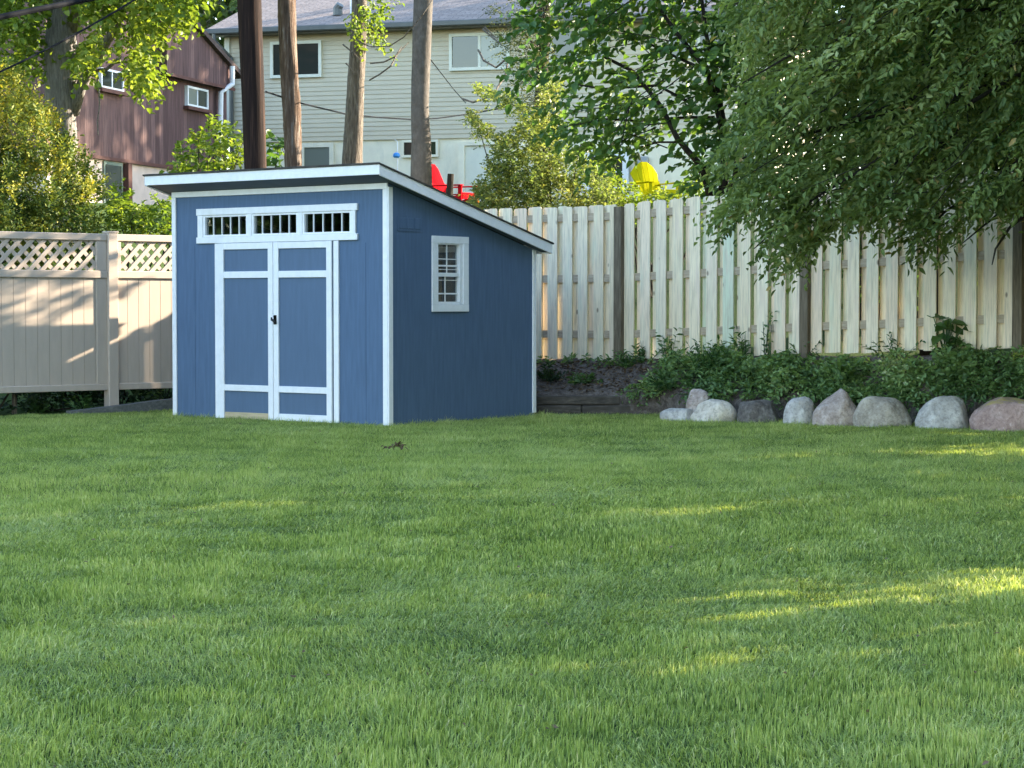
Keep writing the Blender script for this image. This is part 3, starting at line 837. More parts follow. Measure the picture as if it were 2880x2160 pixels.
def rocks():
    white = rock_mat('white_rock', (.48, .41, .33), (.70, .62, .52), (.84, .77, .66))
    grey = rock_mat('grey_rock', (.31, .265, .22), (.47, .41, .34), (.62, .55, .47))
    blue = rock_mat('bluish_rock', (.38, .35, .32), (.55, .51, .47), (.71, .67, .61))
    dark = rock_mat('dark_rock', (.09, .075, .068), (.17, .15, .135), (.28, .26, .24))
    mauve = rock_mat('mauve_rock', (.33, .25, .21), (.51, .41, .36), (.68, .58, .52))
    pink = rock_mat('pink_rock', (.34, .22, .19), (.47, .32, .28), (.58, .44, .40), (.46, .35, .10))
    rock('small flat pale grey boulder, leftmost at the lawn edge by the timber wall', 1858, 1960, 1147, 1178, 23.0, blue, 1, flat=2, depth=.7)
    rock('rounded whitish boulder just right of the flat leftmost one', 1946, 2076, 1121, 1178, 22.85, white, 2, tilt=.05)
    rock('brown-grey boulder set higher, behind the whitish one among the leaves', 1930, 2004, 1094, 1146, 23.5, mauve, 3)
    rock('dark low boulder half hidden by ground cover, between whitish and bluish boulders', 2076, 2196, 1122, 1180, 22.65, dark, 4)
    rock('small bluish-grey mossy boulder left of the pointed boulder', 2198, 2294, 1118, 1186, 22.35, blue, 5, tilt=.12)
    rock('tall pointed mauve-grey boulder touching the broad grey one', 2287, 2420, 1088, 1194, 22.05, mauve, 6, peak=(.42, .28), tilt=.05)
    rock('broad flat-topped speckled grey boulder, the widest of the row', 2404, 2566, 1110, 1196, 21.9, grey, 17, depth=.6, tilt=-.06)
    rock('smooth light grey boulder between the broad grey and the pink one', 2584, 2742, 1115, 1198, 21.5, blue, 8, tilt=.09)
    rock('large pinkish boulder with yellow lichen on top at the right end', 2742, 2960, 1114, 1206, 21.1, pink, 9, flat=3)
rocks()

# ------------------------------------------------------------------ houses
def window(root, x0, x1, z0, z1, fr, y=-.06, mull=True, w=.07, name='window', grid=None, sill=False, half=None):
    mb = MB()
    mb.box(x0, x0 + w, y, .0, z0, z1); mb.box(x1 - w, x1, y, .0, z0, z1)
    mb.box(x0 + w + .001, x1 - w - .001, y, .0, z0, z0 + w); mb.box(x0 + w + .001, x1 - w - .001, y, .0, z1 - w, z1)
    if mull: mb.box((x0 + x1) / 2 - w * .45, (x0 + x1) / 2 + w * .45, y + .015, .0, z0 + w + .001, z1 - w - .001)
    if grid:
        for k in range(1, grid[0]): xx = x0 + w + (x1 - x0 - 2 * w) * k / grid[0]; mb.box(xx - .012, xx + .012, y + .02, -.012, z0 + w + .001, z1 - w - .001)
        for k in range(1, grid[1]): zz = z0 + w + (z1 - z0 - 2 * w) * k / grid[1]; mb.box(x0 + w + .001, x1 - w - .001, y + .022, -.013, zz - .012, zz + .012)
    o = mb.build(name, fr, root)
    yb = -.014 if y > -.06 else -.02
    xm = (x0 + x1) / 2
    for a, b, g in ((x0 + w * .9, xm, 0), (xm + .001, x1 - w * .9, 1)) if mull else ((x0 + w * .9, x1 - w * .9, 0),):
        p = MB(); p.box(a, b, y + .032, yb, z0 + w * .9, z1 - w * .9); p.build('pane', M['glass_curtain_reflection' if half == g or half == 2 else 'glass_house'], o)
    if sill:
        s = MB(); s.box(x0 - .08, x1 + .08, y - .06, -.001, z0 - .09, z0 - .002); s.build('sill', M['browntrim'], o)
    return o
def beige_house():
    H = thing('beige_house', 'beige house with lap siding, white basement wall and dark gutter up the slope', 'house', (-6.6, 49.7, 0), math.atan2(-1, 3.7))
    mb = MB(); pitch = .1035; z = 4.995
    XR, DY = 12.7, 9.0
    while z < 7.42:
        z1 = min(z + pitch, 7.42)
        mb.add([(0, -.022, z), (XR, -.022, z), (XR, -.006, z1), (0, -.006, z1), (0, 0, z), (XR, 0, z)], [(0, 1, 2, 3), (0, 4, 5, 1)])
        z = z1
    mb.hexa([(0, 0, 4.99), (XR, 0, 4.99), (XR, DY, 4.99), (0, DY, 4.99), (0, 0, 7.5), (XR, 0, 7.5), (XR, DY, 7.5), (0, DY, 7.5)])
    wall = mb.build('siding', M['siding'], H)
    for x in (-.02,):
        c = MB(); c.box(x - .03, x + .09, -.05, -.023, 4.98, 7.45); c.build('corner_trim', M['winframe'], H)
    f = MB(); f.box(.03, XR - .03, .03, DY - .03, 2.2, 4.988); f.build('foundation', M['foundation'], H)
    r = MB()
    e, pk = .42, .34
    y0, ym, y1 = -e, DY / 2, DY + e
    zr = lambda y: 7.56 + (y - y0) * pk
    xl, xr = -.38, XR + .4
    r.add([(xl, y0, zr(y0)), (xr, y0, zr(y0)), (xr, ym, zr(ym)), (xl, ym, zr(ym)), (xl, y1, zr(y0)), (xr, y1, zr(y0)),
           (xl, y0, zr(y0) - .09), (xr, y0, zr(y0) - .09), (xr, ym, zr(ym) - .09), (xl, ym, zr(ym) - .09), (xl, y1, zr(y0) - .09), (xr, y1, zr(y0) - .09)],
          [(0, 1, 2, 3), (3, 2, 5, 4), (6, 9, 8, 7), (9, 10, 11, 8), (0, 6, 7, 1), (0, 3, 9, 6), (3, 4, 10, 9), (1, 7, 8, 2), (2, 8, 11, 5), (4, 5, 11, 10)])
    roof = r.build('roof', M['roof_house'], H)
    g = MB(); g.box(xl, xr, y0 - .12, y0 - .002, 7.45, 7.575, .02); g.box(xl, xr, y0 + .001, -.03, 7.43, 7.465); g.build('gutter', M['gutter'], H)
    d = MB()
    d.tube([(-.12, y0 - .06, 7.46), (-.12, y0 - .06, 7.3), (.0, y0 + .12, 7.12), (.13, -.08, 6.95), (.13, -.08, 2.9)], .055, 8)
    d.build('downspout', M['gutter'], H)
    p = MB(); p.tube([(2.75, .9, 7.95), (2.75, .9, 8.8)], .055, 10); v = p.build('vent_pipe', M['metalwhite'], roof)
    p = MB(); p.tube([(2.45, .75, 7.95), (2.45, .75, 8.12), (2.52, .72, 8.2)], [.12, .11, .09], 10); p.build('roof_vent', M['gutter'], roof)
    window(H, 1.09, 2.34, 6.45, 7.29, M['winframe'], y=-.085)
    window(H, 5.39, 6.80, 6.50, 7.33, M['winframe'], y=-.085, half=1)
    window(H, 7.70, 9.05, 6.62, 7.36, M['winframe'], y=-.085)
    window(H, 10.4, 11.75, 6.62, 7.36, M['winframe'], y=-.085)
    o = window(H, 1.80, 2.62, 3.9, 4.95, M['foundation'], y=-.06, mull=False, w=.10, half=2)  # pale basement pane: reflected greenery put into the glass colour
    o = window(H, 4.25, 5.12, 4.58, 4.975, M['foundation'], y=-.05, mull=False, w=.055)
    o['label'] = 'small dark basement vent window behind the smooth grey trunk'
    dr = MB(); dr.box(5.6, 5.74, -.06, .03, 2.6, 4.9); dr.box(6.64, 6.8, -.06, .03, 2.6, 4.9); dr.box(5.741, 6.639, -.06, .03, 4.82, 4.9)
    dd = dr.build('basement_door', M['foundation'], H)
    q = MB(); q.box(5.745, 6.635, -.01, .028, 2.6, 4.815); q.box(5.87, 6.5, -.016, -.0101, 2.9, 4.65); q.build('door_panel', M['winframe'], dd)
    window(H, 8.48, 9.52, 2.65, 4.66, M['winwhite'], y=-.09, mull=False, w=.14, name='french_door', grid=(3, 5))
    mt = MB(); mt.box(9.66, 9.95, -.12, .03, 3.9, 4.5, .02); mt.tube([(9.8, -.12, 4.22), (9.8, -.2, 4.22)], [.10, .09], 14); mt.build('electric_meter', M['meter'], H)
beige_house()

def brown_house():
    K = .8
    H = thing('brown_house', 'reddish brown board sided house with gable roof, left behind the trees', 'house', (-10.2 * K, 50.0 * K, 0), math.atan2(5.2, 1.5))
    a, b, D = -1.35, 8.74, 8.0
    zr = lambda x: 8.473 - .348 * (x - 6.145) if x > .4 else 8.473 - .348 * (.4 - 6.145) - .348 * (.4 - x)
    mb = MB()
    mb.prism([(a, 4.79), (b, 4.79), (b, zr(b)), (.4, zr(.4)), (a, zr(a))], 0, D)
    mb.build('board_wall', M['brown'], H)
    st = MB(); st.prism([(4.51, 7.1), (b - .02, 7.1), (b - .02, zr(b - .02) - .01), (4.51, zr(4.51) - .01)], -.22, -.001); st.build('upper_bay', M['brown'], H)
    tr = MB(); tr.box(4.5, b + .01, -.25, -.221, 7.05, 7.13); tr.box(a, b, -.05, -.001, 4.72, 4.80); tr.build('trim', M['browntrim'], H)
    r = MB()
    for x0, x1 in ((a - .4, .4), (.4, b + .42)):
        r.hexa([(x0, -.34, zr(x0)), (x1, -.34, zr(x1)), (x1, D + .3, zr(x1)), (x0, D + .3, zr(x0)), (x0, -.34, zr(x0) + .13), (x1, -.34, zr(x1) + .13), (x1, D + .3, zr(x1) + .13), (x0, D + .3, zr(x0) + .13)])
    r.build('roof', M['roof_brown'], H)
    f = MB(); f.box(a + .03, b - .03, .04, D, 2.0, 4.785); f.build('foundation', M['stucco'], H)
    window(H, 1.18, 2.37, 6.42, 6.90, M['winwhite'], y=-.09, w=.055, sill=True)
    window(H, 6.04, 7.35, 6.42, 6.95, M['winwhite'], y=-.09, w=.06, sill=True, half=0)
    w = window(H, 1.45, 2.44, 3.3, 4.70, M['greenpane'], y=.0, w=.09)
    w['label'] = 'grey-green framed basement window'
    p = MB(); p.box(2.52, 2.72, -.12, .02, 2.4, 4.70); p.build('post', M['browntrim'], H)
    d = MB(); d.tube([(8.35, -.34, 7.68), (8.35, -.34, 7.2), (8.0, -.16, 6.95), (8.0, -.1, 4.6), (8.0, -.1, 3.0)], .075, 8); d.build('downspout', M['metalwhite'], H)
    l = MB(); l.tube([(4.75, -.02, 4.6), (4.75, -.2, 4.5)], [.04, .10], 8); l.build('floodlight', M['metalwhite'], H)
    done = set()
    for o in H.children_recursive:                # the drawing above is 1 / K too large: bring it to real size
        if o.data.name in done: continue
        done.add(o.data.name)
        n = len(o.data.vertices); co = np.empty(n * 3, np.float32); o.data.vertices.foreach_get('co', co)
        co = co.reshape(-1, 3) * K; co[:, 2] += ZC * (1 - K); o.data.vertices.foreach_set('co', co.ravel()); o.data.update()
brown_house()
def pale_house():
    H = thing('pale_house', 'pale sided house mostly hidden behind the left grey trunk and conifer', 'house', (-17.5, 62, 0), 0.12)
    mb = MB(); z = 2.5
    while z < 8.4:
        mb.add([(0, -.03, z), (9, -.03, z), (9, -.005, z + .2), (0, -.005, z + .2), (0, 0, z), (9, 0, z)], [(0, 1, 2, 3), (0, 4, 5, 1)]); z += .2
    mb.box(0, 9, 0, 7, 2.5, 8.4); mb.build('siding', M['paleside'], H)
    r = MB(); r.prism([(-.5, 8.4), (9.5, 8.4), (4.5, 10.8)], -.4, 7.4); r.build('roof', M['roof_brown'], H)
    window(H, 2, 3.3, 5.6, 6.8, M['winwhite'], y=-.08)
pale_house()

# ------------------------------------------------------------------ chairs and small yard things
def chair(label, mat, loc, rz):
    o = thing('adirondack_chair', label, 'chair', loc, rz, 'adirondack chairs in the yard behind the fences')
    b = MB()                                       # back leans towards -y, sitter faces +y
    n = 5
    for i in range(n):
        u = (i - 2) / 2.0
        tl, tr_ = 1.0 - .16 * (u - .24) ** 2, 1.0 - .16 * (u + .24) ** 2
        x0, x1 = u * .17, u * .25
        w0, w1 = .041, .0575
        yb, ytop = -.18, -.18 - .30
        b.hexa([(x0 - w0, yb, .30), (x0 + w0, yb, .30), (x0 + w0, yb + .018, .30), (x0 - w0, yb + .018, .30),
                (x1 - w1, ytop, tl), (x1 + w1, ytop, tr_), (x1 + w1, ytop + .018, tr_), (x1 - w1, ytop + .018, tl)])
    b.hexa([(-.26, -.30, .52), (.26, -.30, .52), (.26, -.27, .52), (-.26, -.27, .52), (-.27, -.33, .60), (.27, -.33, .60), (.27, -.30, .60), (-.27, -.30, .60)])
    b.build('backrest', mat, o)
    s = MB()
    for i in range(5):
        y = -.17 + i * .115; z = .27 + i * .028
        s.box(-.25, .25, y, y + .10, z, z + .02, .004)
    s.box(-.27, .27, .405, .425, .27, .40, .005)
    s.build('seat', mat, o)
    for sx in (-1, 1):
        a = MB(); a.box(sx * .32 - .065, sx * .32 + .065, -.34, .44, .53, .552, .006); a.build('armrest', mat, o)
        l = MB(); l.box(sx * .30 - .02, sx * .30 + .02, .34, .42, 0, .53, .004); l.build('leg', mat, o)
        l = MB(); l.hexa([(sx * .275 - .013, -.60, .0), (sx * .275 + .013, -.60, .0), (sx * .275 + .013, .40, .28), (sx * .275 - .013, .40, .28), (sx * .275 - .013, -.52, .09), (sx * .275 + .013, -.52, .09), (sx * .275 + .013, .40, .38), (sx * .275 - .013, .40, .38)]); l.build('leg', mat, o)
        l = MB(); l.box(sx * .28 - .013, sx * .28 + .013, -.34, -.29, .1, .53); l.build('arm_support', mat, o)
    return o
x, y, z = at(1272, 550, 42.0)
chair('red adirondack chair on the slope behind the shed roof', M['red'], (x, y, hz(x, y)), math.radians(-122))
x, y, z = at(1846, 443, 42.0)
chair('bright yellow adirondack chair seen above the wooden fence', M['yellow'], (x, y + .4, z - 1.02), math.radians(205))

def feeder():
    x, y, z = at(1118, 480, 44)
    o = thing('bird_feeder', 'small blue bird feeder on a thin white pole near the beige house', 'bird feeder', (x, y, hz(x, y)))
    b = hz(x, y)
    p = MB(); p.tube([(x, y, b), (x, y, at(0, 398, 44)[2]), (x - .06, y, at(0, 393, 44)[2])], .012, 6)
    mk = lambda m_: [(v[0] - x, v[1] - y, v[2] - b) for v in m_.v]
    p.v = mk(p); p.build('pole', M['metalwhite'], o)
    zz = at(0, 437, 44)[2] - b
    f = MB(); f.tube([(-.02, 0, zz - .05), (-.02, 0, zz - .02), (-.02, 0, zz + .04), (-.02, 0, zz + .06)], [.05, .075, .06, .02], 10); f.build('feeder', M['bluepl'], o)
feeder()

def debris():
    x, y, _ = at(1115, 1267, 18.3)
    z = hz(x, y)
    rng = np.random.default_rng(8); n = 30
    P = np.stack([x + rng.normal(0, .045, n), y + rng.normal(0, .05, n), z + .05 + rng.uniform(0, .03, n)], 1)
    V = leaf_geo(P, rng.normal(0, 1, (n, 3)) * [1, 1, .3], np.array([0, 0, 1.]) + rng.normal(0, .5, (n, 3)), rng.uniform(.03, .06, n), rng.uniform(.015, .03, n))
    o = np_mesh('leaf_litter', V, 6, LEAF_F, rng.uniform(0, 1, n), M['dead'], loc=(x, y, z)); tag(o, 'small heap of dead brown leaves lying on the lawn before the shed', 'dead leaves')
debris()
def lawn_specks():
    rng = np.random.default_rng(9); n = 150
    Y = 5.6 + 16.5 * rng.random(n) ** 1.2; X = rng.uniform(-1, 1, n) * .24 * Y
    ok = ~in_shed(X, Y, .2); X, Y = X[ok], Y[ok]; n = X.size
    P = np.stack([X, Y, hmap(X, Y) + rng.uniform(.03, .045, n)], 1)
    V = leaf_geo(P, rng.normal(0, 1, (n, 3)) * [1, 1, .3], np.array([0, 0, 1.]) + rng.normal(0, .6, (n, 3)), rng.uniform(.008, .03, n), rng.uniform(.006, .014, n))
    o = np_mesh('lawn_litter', V, 6, LEAF_F, rng.uniform(.55, 1, n), M['dead']); o['kind'] = 'stuff'; o['label'] = 'tiny dry leaf bits scattered over the lawn'; o['category'] = 'litter'
lawn_specks()

# ------------------------------------------------------------------ trunks and poles
def px_tube(mb, pts, Y, n=12, wob=.0, sub=6, origin=(0, 0, 0)):
    """pts: (x_left, x_right, y) in photo pixels -> tapered trunk"""
    P, R = [], []
    for k in range(len(pts) - 1):
        for i in range(sub):
            t = i / sub
            a = [pts[k][j] * (1 - t) + pts[k + 1][j] * t for j in range(3)]
            P.append(a)
    P.append(pts[-1])
    Q = [Vector(at((a[0] + a[1]) / 2, a[2], Y)) - Vector(origin) for a in P]
    R = [(a[1] - a[0]) / 2 / F_PX * Y for a in P]
    mb.tube(Q, R, n, wob)
def trunk_tree(name, label, cat, pts, Y, mat, wob, crown=None, group=None):
    (xl, xr, yb) = pts[-1]
    x = at((xl + xr) / 2, yb, Y)[0]; o3 = (x, Y, hz(x, Y) - .05)
    t = thing(name, label, cat, o3, 0, group)
    w = (xr - xl) * 1.12
    yg = 855 + (ZC - o3[2]) / Y * F_PX
    full = list(pts) + [((xl + xr) / 2 - w / 2, (xl + xr) / 2 + w / 2, yg)]
    d = [(full[0][i] - full[1][i]) / max(1, full[1][2] - full[0][2]) for i in (0, 1)]
    h = 520
    mid = (full[0][0] + full[0][1]) / 2 + (d[0] + d[1]) / 2 * h; wd = (full[0][1] - full[0][0]) * .72
    full = [(mid - wd / 2, mid + wd / 2, full[0][2] - h)] + full
    mb = MB(); px_tube(mb, full, Y, 16, wob, 12, o3)
    mb.build('trunk', mat, t, True)
    return t, o3
POLE, POLE_O = trunk_tree('utility_pole', 'dark brown creosoted utility pole rising behind the shed roof', 'utility pole', [(667, 735, 0), (678, 743, 240), (687, 750, 478)], 28.2, M['pole'], .015)
T2, O2 = trunk_tree('bare_tree', 'weathered reddish grey trunk with peeling bark, next right of the utility pole', 'tree', [(779, 830, 0), (788, 838, 180), (795, 846, 330), (802, 850, 474)], 29.2, M['bark_red'], .10, group='bare trunks behind the shed')
T3, O3 = trunk_tree('bare_tree', 'tan barked trunk leaning right, between the peeling and the smooth trunk', 'tree', [(990, 1032, 0), (985, 1030, 110), (975, 1024, 270), (960, 1018, 464)], 31.3, M['bark_pale'], .06, group='bare trunks behind the shed')
T4, O4 = trunk_tree('bare_tree', 'smooth dark grey trunk just left of the red chair', 'tree', [(1164, 1218, 0), (1159, 1212, 120), (1156, 1206, 300), (1157, 1212, 400), (1153, 1216, 524)], 29.6, M['bark_smooth'], .03, group='bare trunks behind the shed')
def stump():
    t, o3 = trunk_tree_stump = None, None
def cut_trunk():
    Y = 31.0; x = at(1264, 560, Y)[0]; o3 = (x, Y, hz(x, Y))
    mb = MB(); yg = 855 + (ZC - o3[2]) / Y * F_PX
    px_tube(mb, [(1259, 1277, 489), (1257, 1276, 520), (1252, 1274, 560), (1246, 1276, yg)], Y, 10, .08, 4)
    o = mb.build('tree_stump', M['bark_dark'], loc=o3); tag(o, 'short dark cut trunk standing in front of the red chair', 'tree stump')
cut_trunk()

def leaves_obj(name, parent, o3, P, D, Nn, Lf, Wf, tint, mat, fold=.2, droop=.15):
    V = leaf_geo(P, D, Nn, Lf, Wf, fold, droop)
    return np_mesh(name, V, 6, LEAF_F, tint, mat, parent, o3)
def off(mb, o3):
    mb.v = [(v[0] - o3[0], v[1] - o3[1], v[2] - o3[2]) for v in mb.v]; return mb

# small leafy shoots and dead twigs on the trunks
def trunk_extras():
    rng = np.random.default_rng(31)
    for (tr, o3, polys, n, Y) in ((T3, O3, [[(1010, 0), (1085, 0), (1085, 40), (1060, 70), (1105, 105), (1090, 140), (1060, 130), (1030, 80), (1015, 110), (985, 120), (965, 60)]], 70, 31.0),):
        for pl in polys:
            P = poly_pts(rng, pl, n, Y, .25)
            a = sprays(rng, P, np.array([.5, -.2, -.4]) + rng.normal(0, .4, P.shape), .22, 6, .3, .075, .05)
            leaves_obj('leaves', tr, o3, a[0], a[1], a[2], a[3], a[4], tint_of(rng, a[0]), M['leaf_lime'])
    mb = MB()
    for pts in ([(985, 98), (1020, 122), (1045, 133)], [(965, 125), (995, 150), (1013, 170)], [(973, 178), (1000, 206)], [(1042, 178), (1078, 175), (1110, 160), (1150, 118)], [(1040, 225), (1070, 208), (1100, 185), (1118, 150), (1130, 130)]):
        mb.tube([at(p[0], p[1], 30.9 - .25 * math.sin(i)) for i, p in enumerate(pts)], [.012] * (len(pts) - 1) + [.005], 5)
    off(mb, O3).build('dead_twigs', M['bark_pale'], T3)
    mb = MB()
    mb.tube([at(1043, 132, 30.6), at(1095, 130, 30.2), at(1135, 105, 29.8), at(1165, 70, 29.3), at(1190, 40, 29.25), at(1215, 2, 29.3), at(1230, -60, 29.6)], [.009] * 7, 5)
    off(mb, O4).build('dead_vine', M['bark_pale'], T4)
trunk_extras()

# ------------------------------------------------------------------ cables
def cable(label, pts, r):
    mb = MB(); mb.tube(pts, r, 8)
    o = mb.build('utility_cable', M['cable'], loc=pts[0]); tag(o, label, 'cable')
pa = Vector(at(700, -112, 28.2)); pb = Vector(at(698, -160, 28.2))
def span(p, q, sag, n=14):
    p, q = Vector(p), Vector(q)
    return [tuple(p.lerp(q, i / n) - Vector((0, 0, sag * 4 * (i / n) * (1 - i / n)))) for i in range(n + 1)]
cable('thick black cable crossing the top left corner', span(at(-700, 190, 17), at(1000, -155, 30), .0), .03)
cable('thin black cable running down left below the thick one', span(at(-500, 395, 17), (pb[0], pb[1], pb[2] + .35), .28), .0105)
cable('slack dark service wire from utility pole across the beige siding', [at(748, 258, 28.2), at(849, 291, 31), at(969, 320, 35), at(1060, 330, 37), at(1157, 336, 39), at(1230, 333, 41), at(1337, 318, 43.5), at(1486, 289, 46.3)], .013)
cable('thin wire slanting from the smooth grey trunk to the beige house', [at(1205, 160, 29.6), at(1240, 205, 36), at(1275, 250, 42), at(1310, 290, 46.5)], .008)

# ------------------------------------------------------------------ foliage
def left_tree():
    rng = np.random.default_rng(41)
    Y = 30.0
    x = at(170, 500, Y)[0]; o3 = (x, Y, hz(x, Y) - .05)
    T = thing('maple_tree', 'large grey trunked tree with bright lime leaves at far left', 'tree', o3)
    mb = MB(); px_tube(mb, [(150, 205, -520), (143, 214, 0), (121, 214, 170), (127, 214, 300), (150, 218, 400), (140, 228, 700)], Y, 18, .07, 10)
    for pts, r in (([(205, 320), (225, 250), (250, 200), (285, 140), (312, 100), (340, 40), (360, -60)], .09), ([(185, 90), (240, -40), (300, -200)], .16), ([(228, 235), (262, 200), (300, 195), (340, 160)], .035), ([(170, 60), (60, -60), (-60, -160)], .14), ([(268, 160), (272, 200), (279, 245), (280, 300), (274, 340), (276, 380)], .014)):
        mb.tube([at(p[0], p[1], Y - .1 * i) for i, p in enumerate(pts)], [r * (1 - .6 * i / len(pts)) for i in range(len(pts))], 8)
    off(mb, o3).build('trunk', M['bark_grey'], T, True)
    A = []
    for poly, n in (([(-150, -400), (135, -400), (130, 20), (118, 140), (90, 205), (30, 200), (-150, 240)], 1000),
                    ([(210, -400), (700, -400), (640, -80), (565, -10), (545, 55), (500, 60), (470, 85), (425, 95), (440, 160), (425, 235), (400, 240), (370, 215), (345, 150), (300, 130), (270, 150), (240, 60), (212, 60)], 1650),
                    ([(205, 130), (245, 125), (255, 165), (240, 200), (210, 170)], 60), ([(340, 150), (420, 150), (430, 230), (405, 245), (360, 205)], 60)):
        A.append(poly_pts(rng, poly, n, Y - .4, .8, ((290, 200, 62), (330, 75, 34), (300, 140, 40), (170, 120, 60), (250, 60, 30), (350, 170, 26)), .06))
    P = np.concatenate(A)
    a = sprays(rng, P, rng.normal(0, .5, P.shape) + [.15, -.2, -.45], .30, 7, .3, .095, .075)
    leaves_obj('crown', T, o3, a[0], a[1], a[2], a[3], a[4], tint_of(rng, a[0]), M['leaf_lime'])
left_tree()

def conifer():
    rng = np.random.default_rng(42)
    Y = 27.6
    x = at(60, 650, Y)[0]; o3 = (x - .3, Y, hz(x, Y))
    T = thing('golden_conifer', 'bushy golden green conifer behind the tan vinyl fence at left', 'conifer', o3)
    mb = MB(); mb.tube([(x - .3, Y, o3[2]), (x - .35, Y, o3[2] + 2.0), (x - .45, Y, 4.2)], [.10, .07, .015], 8)
    for k in range(40):
        z = rng.uniform(.4, 3.6); a_ = rng.uniform(0, 6.28); r = (4.2 - z) * .33
        mb.tube([(x - .3, Y, o3[2] + z * .8), (x - .3 + r * .5 * math.cos(a_), Y + r * .5 * math.sin(a_), o3[2] + z * .8 + .18), (x - .3 + r * math.cos(a_), Y + r * math.sin(a_), o3[2] + z * .8 + .45)], [.02, .014, .006], 5)
    mb2 = MB(); mb2.v = mb.v; mb2.f = mb.f; mb2.t = mb.t
    off(mb2, o3).build('trunk', M['bark_dark'], T, True)
    poly = [(-320, 660), (-300, 420), (-200, 260), (-60, 180), (40, 196), (72, 235), (100, 285), (150, 318), (170, 372), (206, 398), (235, 455), (262, 470), (288, 520), (300, 570), (275, 640), (285, 760), (-320, 780)]
    n = 6500
    P = poly_pts(rng, poly, n, Y - .1, .6)
    # clumps: pull points to branch-tip centres
    cen = poly_pts(rng, poly, 210, Y - .2, .6)
    idx = np.argmin(((P[:, None, :] - cen[None]) ** 2).sum(2), 1)
    P = P * .55 + cen[idx] * .45 + rng.normal(0, .04, P.shape)
    D = unit(P - cen[idx]) * .4 + np.array([0, 0, .9]) + rng.normal(0, .4, P.shape) + np.array([.15, -.25, 0])
    a = sprays(rng, P, D, .17, 8, -.1, .055, .026, .8, .3, .28)
    ct = rng.uniform(.05, .75, len(cen))
    hi = np.clip((a[0][:, 2] - 2.2) / 2.0, 0, 1) * .35  # golden foliage made lighter towards the top, sunlight put into the tint
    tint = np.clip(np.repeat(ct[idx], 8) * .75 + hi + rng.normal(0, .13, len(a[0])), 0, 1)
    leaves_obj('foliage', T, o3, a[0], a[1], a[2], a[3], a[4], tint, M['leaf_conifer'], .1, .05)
conifer()

def shrub(name, label, cat, polys, Y, sd, n, Lf, Wf, mat, seed, k=6, ln=.2, D0=(0, -.1, .4), stems=8, group=None, baseY=None, holes=(), keep=.1, clump=0, bark='bark_dark', up=.8):
    rng = np.random.default_rng(seed)
    xs = [p[0] for pl in polys for p in pl]; yb = max(p[1] for pl in polys for p in pl)
    x = at((min(xs) + max(xs)) / 2, yb, Y)[0]; o3 = (x, Y, hz(x, Y))
    T = thing(name, label, cat, o3, 0, group)
    area = [abs(sum(p[i][0] * p[(i + 1) % len(p)][1] - p[(i + 1) % len(p)][0] * p[i][1] for i in range(len(p)))) for p in polys]
    P = np.concatenate([poly_pts(rng, pl, int(n * a_ / sum(area)), Y, sd, holes, keep) for pl, a_ in zip(polys, area)])
    if clump:
        cen = P[rng.integers(0, len(P), clump)]
        idx = np.argmin(((P[:, None, :] - cen[None]) ** 2).sum(2), 1)
        P = P * .72 + cen[idx] * .28
    D = np.array(D0) + rng.normal(0, .45, P.shape)
    a = sprays(rng, P, D, ln, k, .25, Lf, Wf, .8, up)
    leaves_obj('foliage', T, o3, a[0], a[1], a[2], a[3], a[4], tint_of(rng, a[0], 1.6), mat)
    mb = MB()
    sel = rng.integers(0, len(P), stems)
    for i in sel:
        q = P[i]; b = np.array([x + rng.normal(0, .15), Y + rng.normal(0, .1), o3[2]])
        m = (b + q) / 2 + np.array([rng.normal(0, .1), 0, .15])
        mb.tube([b, m, q], [.022, .014, .006], 5)
    for i in rng.integers(0, len(P), stems * 3):
        q = P[i]; mb.tube([q, q + unit(D[i]) * ln * .7], [.006, .003], 4)
    off(mb, o3).build('stems', M[bark], T, True)
    return T
shrub('leafy_shrub', 'yellow green shrub between conifer and shed, above the vinyl fence', 'shrub', [[(300, 680), (310, 560), (330, 520), (350, 545), (400, 600), (440, 570), (495, 575), (500, 690)]], 27.4, .35, 260, .07, .05, M['leaf_lime'], 51)
shrub('leafy_shrub', 'bright sapling shrub left of the utility pole, above the shed roof', 'shrub', [[(485, 500), (490, 440), (520, 410), (560, 385), (575, 345), (620, 338), (640, 365), (685, 385), (690, 500)]], 32.0, .4, 170, .095, .065, M['leaf_lime'], 52, holes=((600, 400, 22), (530, 430, 16)))
shrub('sapling', 'thin big leaved sapling showing between utility pole and peeling trunk', 'sapling', [[(752, 480), (755, 400), (775, 395), (800, 420), (803, 480)]], 31.0, .25, 16, .13, .11, M['leaf_mid'], 53, k=3, stems=3)
shrub('flowering_shrub', 'large airy yellow green shrub rising behind shed and wooden fence', 'shrub',
      [[(1312, 600), (1330, 545), (1370, 500), (1380, 440), (1420, 385), (1460, 370), (1475, 300), (1500, 330), (1540, 340), (1580, 380), (1590, 430), (1640, 450), (1700, 500), (1740, 560), (1745, 620), (1310, 620)],
       [(1308, 318), (1325, 312), (1360, 340), (1378, 370), (1390, 400), (1370, 405), (1320, 345)], [(1332, 250), (1360, 245), (1390, 262), (1440, 275), (1465, 300), (1475, 350), (1430, 310), (1345, 275)], [(1525, 230), (1555, 205), (1575, 235), (1570, 320), (1545, 370), (1515, 330)]],
      30.3, .5, 3500, .049, .031, M['leaf_bush'], 54, k=7, ln=.17, stems=14, holes=((1560, 560, 22), (1500, 470, 18), (1450, 420, 18), (1600, 480, 20), (1400, 470, 14), (1440, 330, 16), (1420, 450, 12), (1540, 430, 16), (1480, 400, 12), (1650, 540, 18)), clump=420)
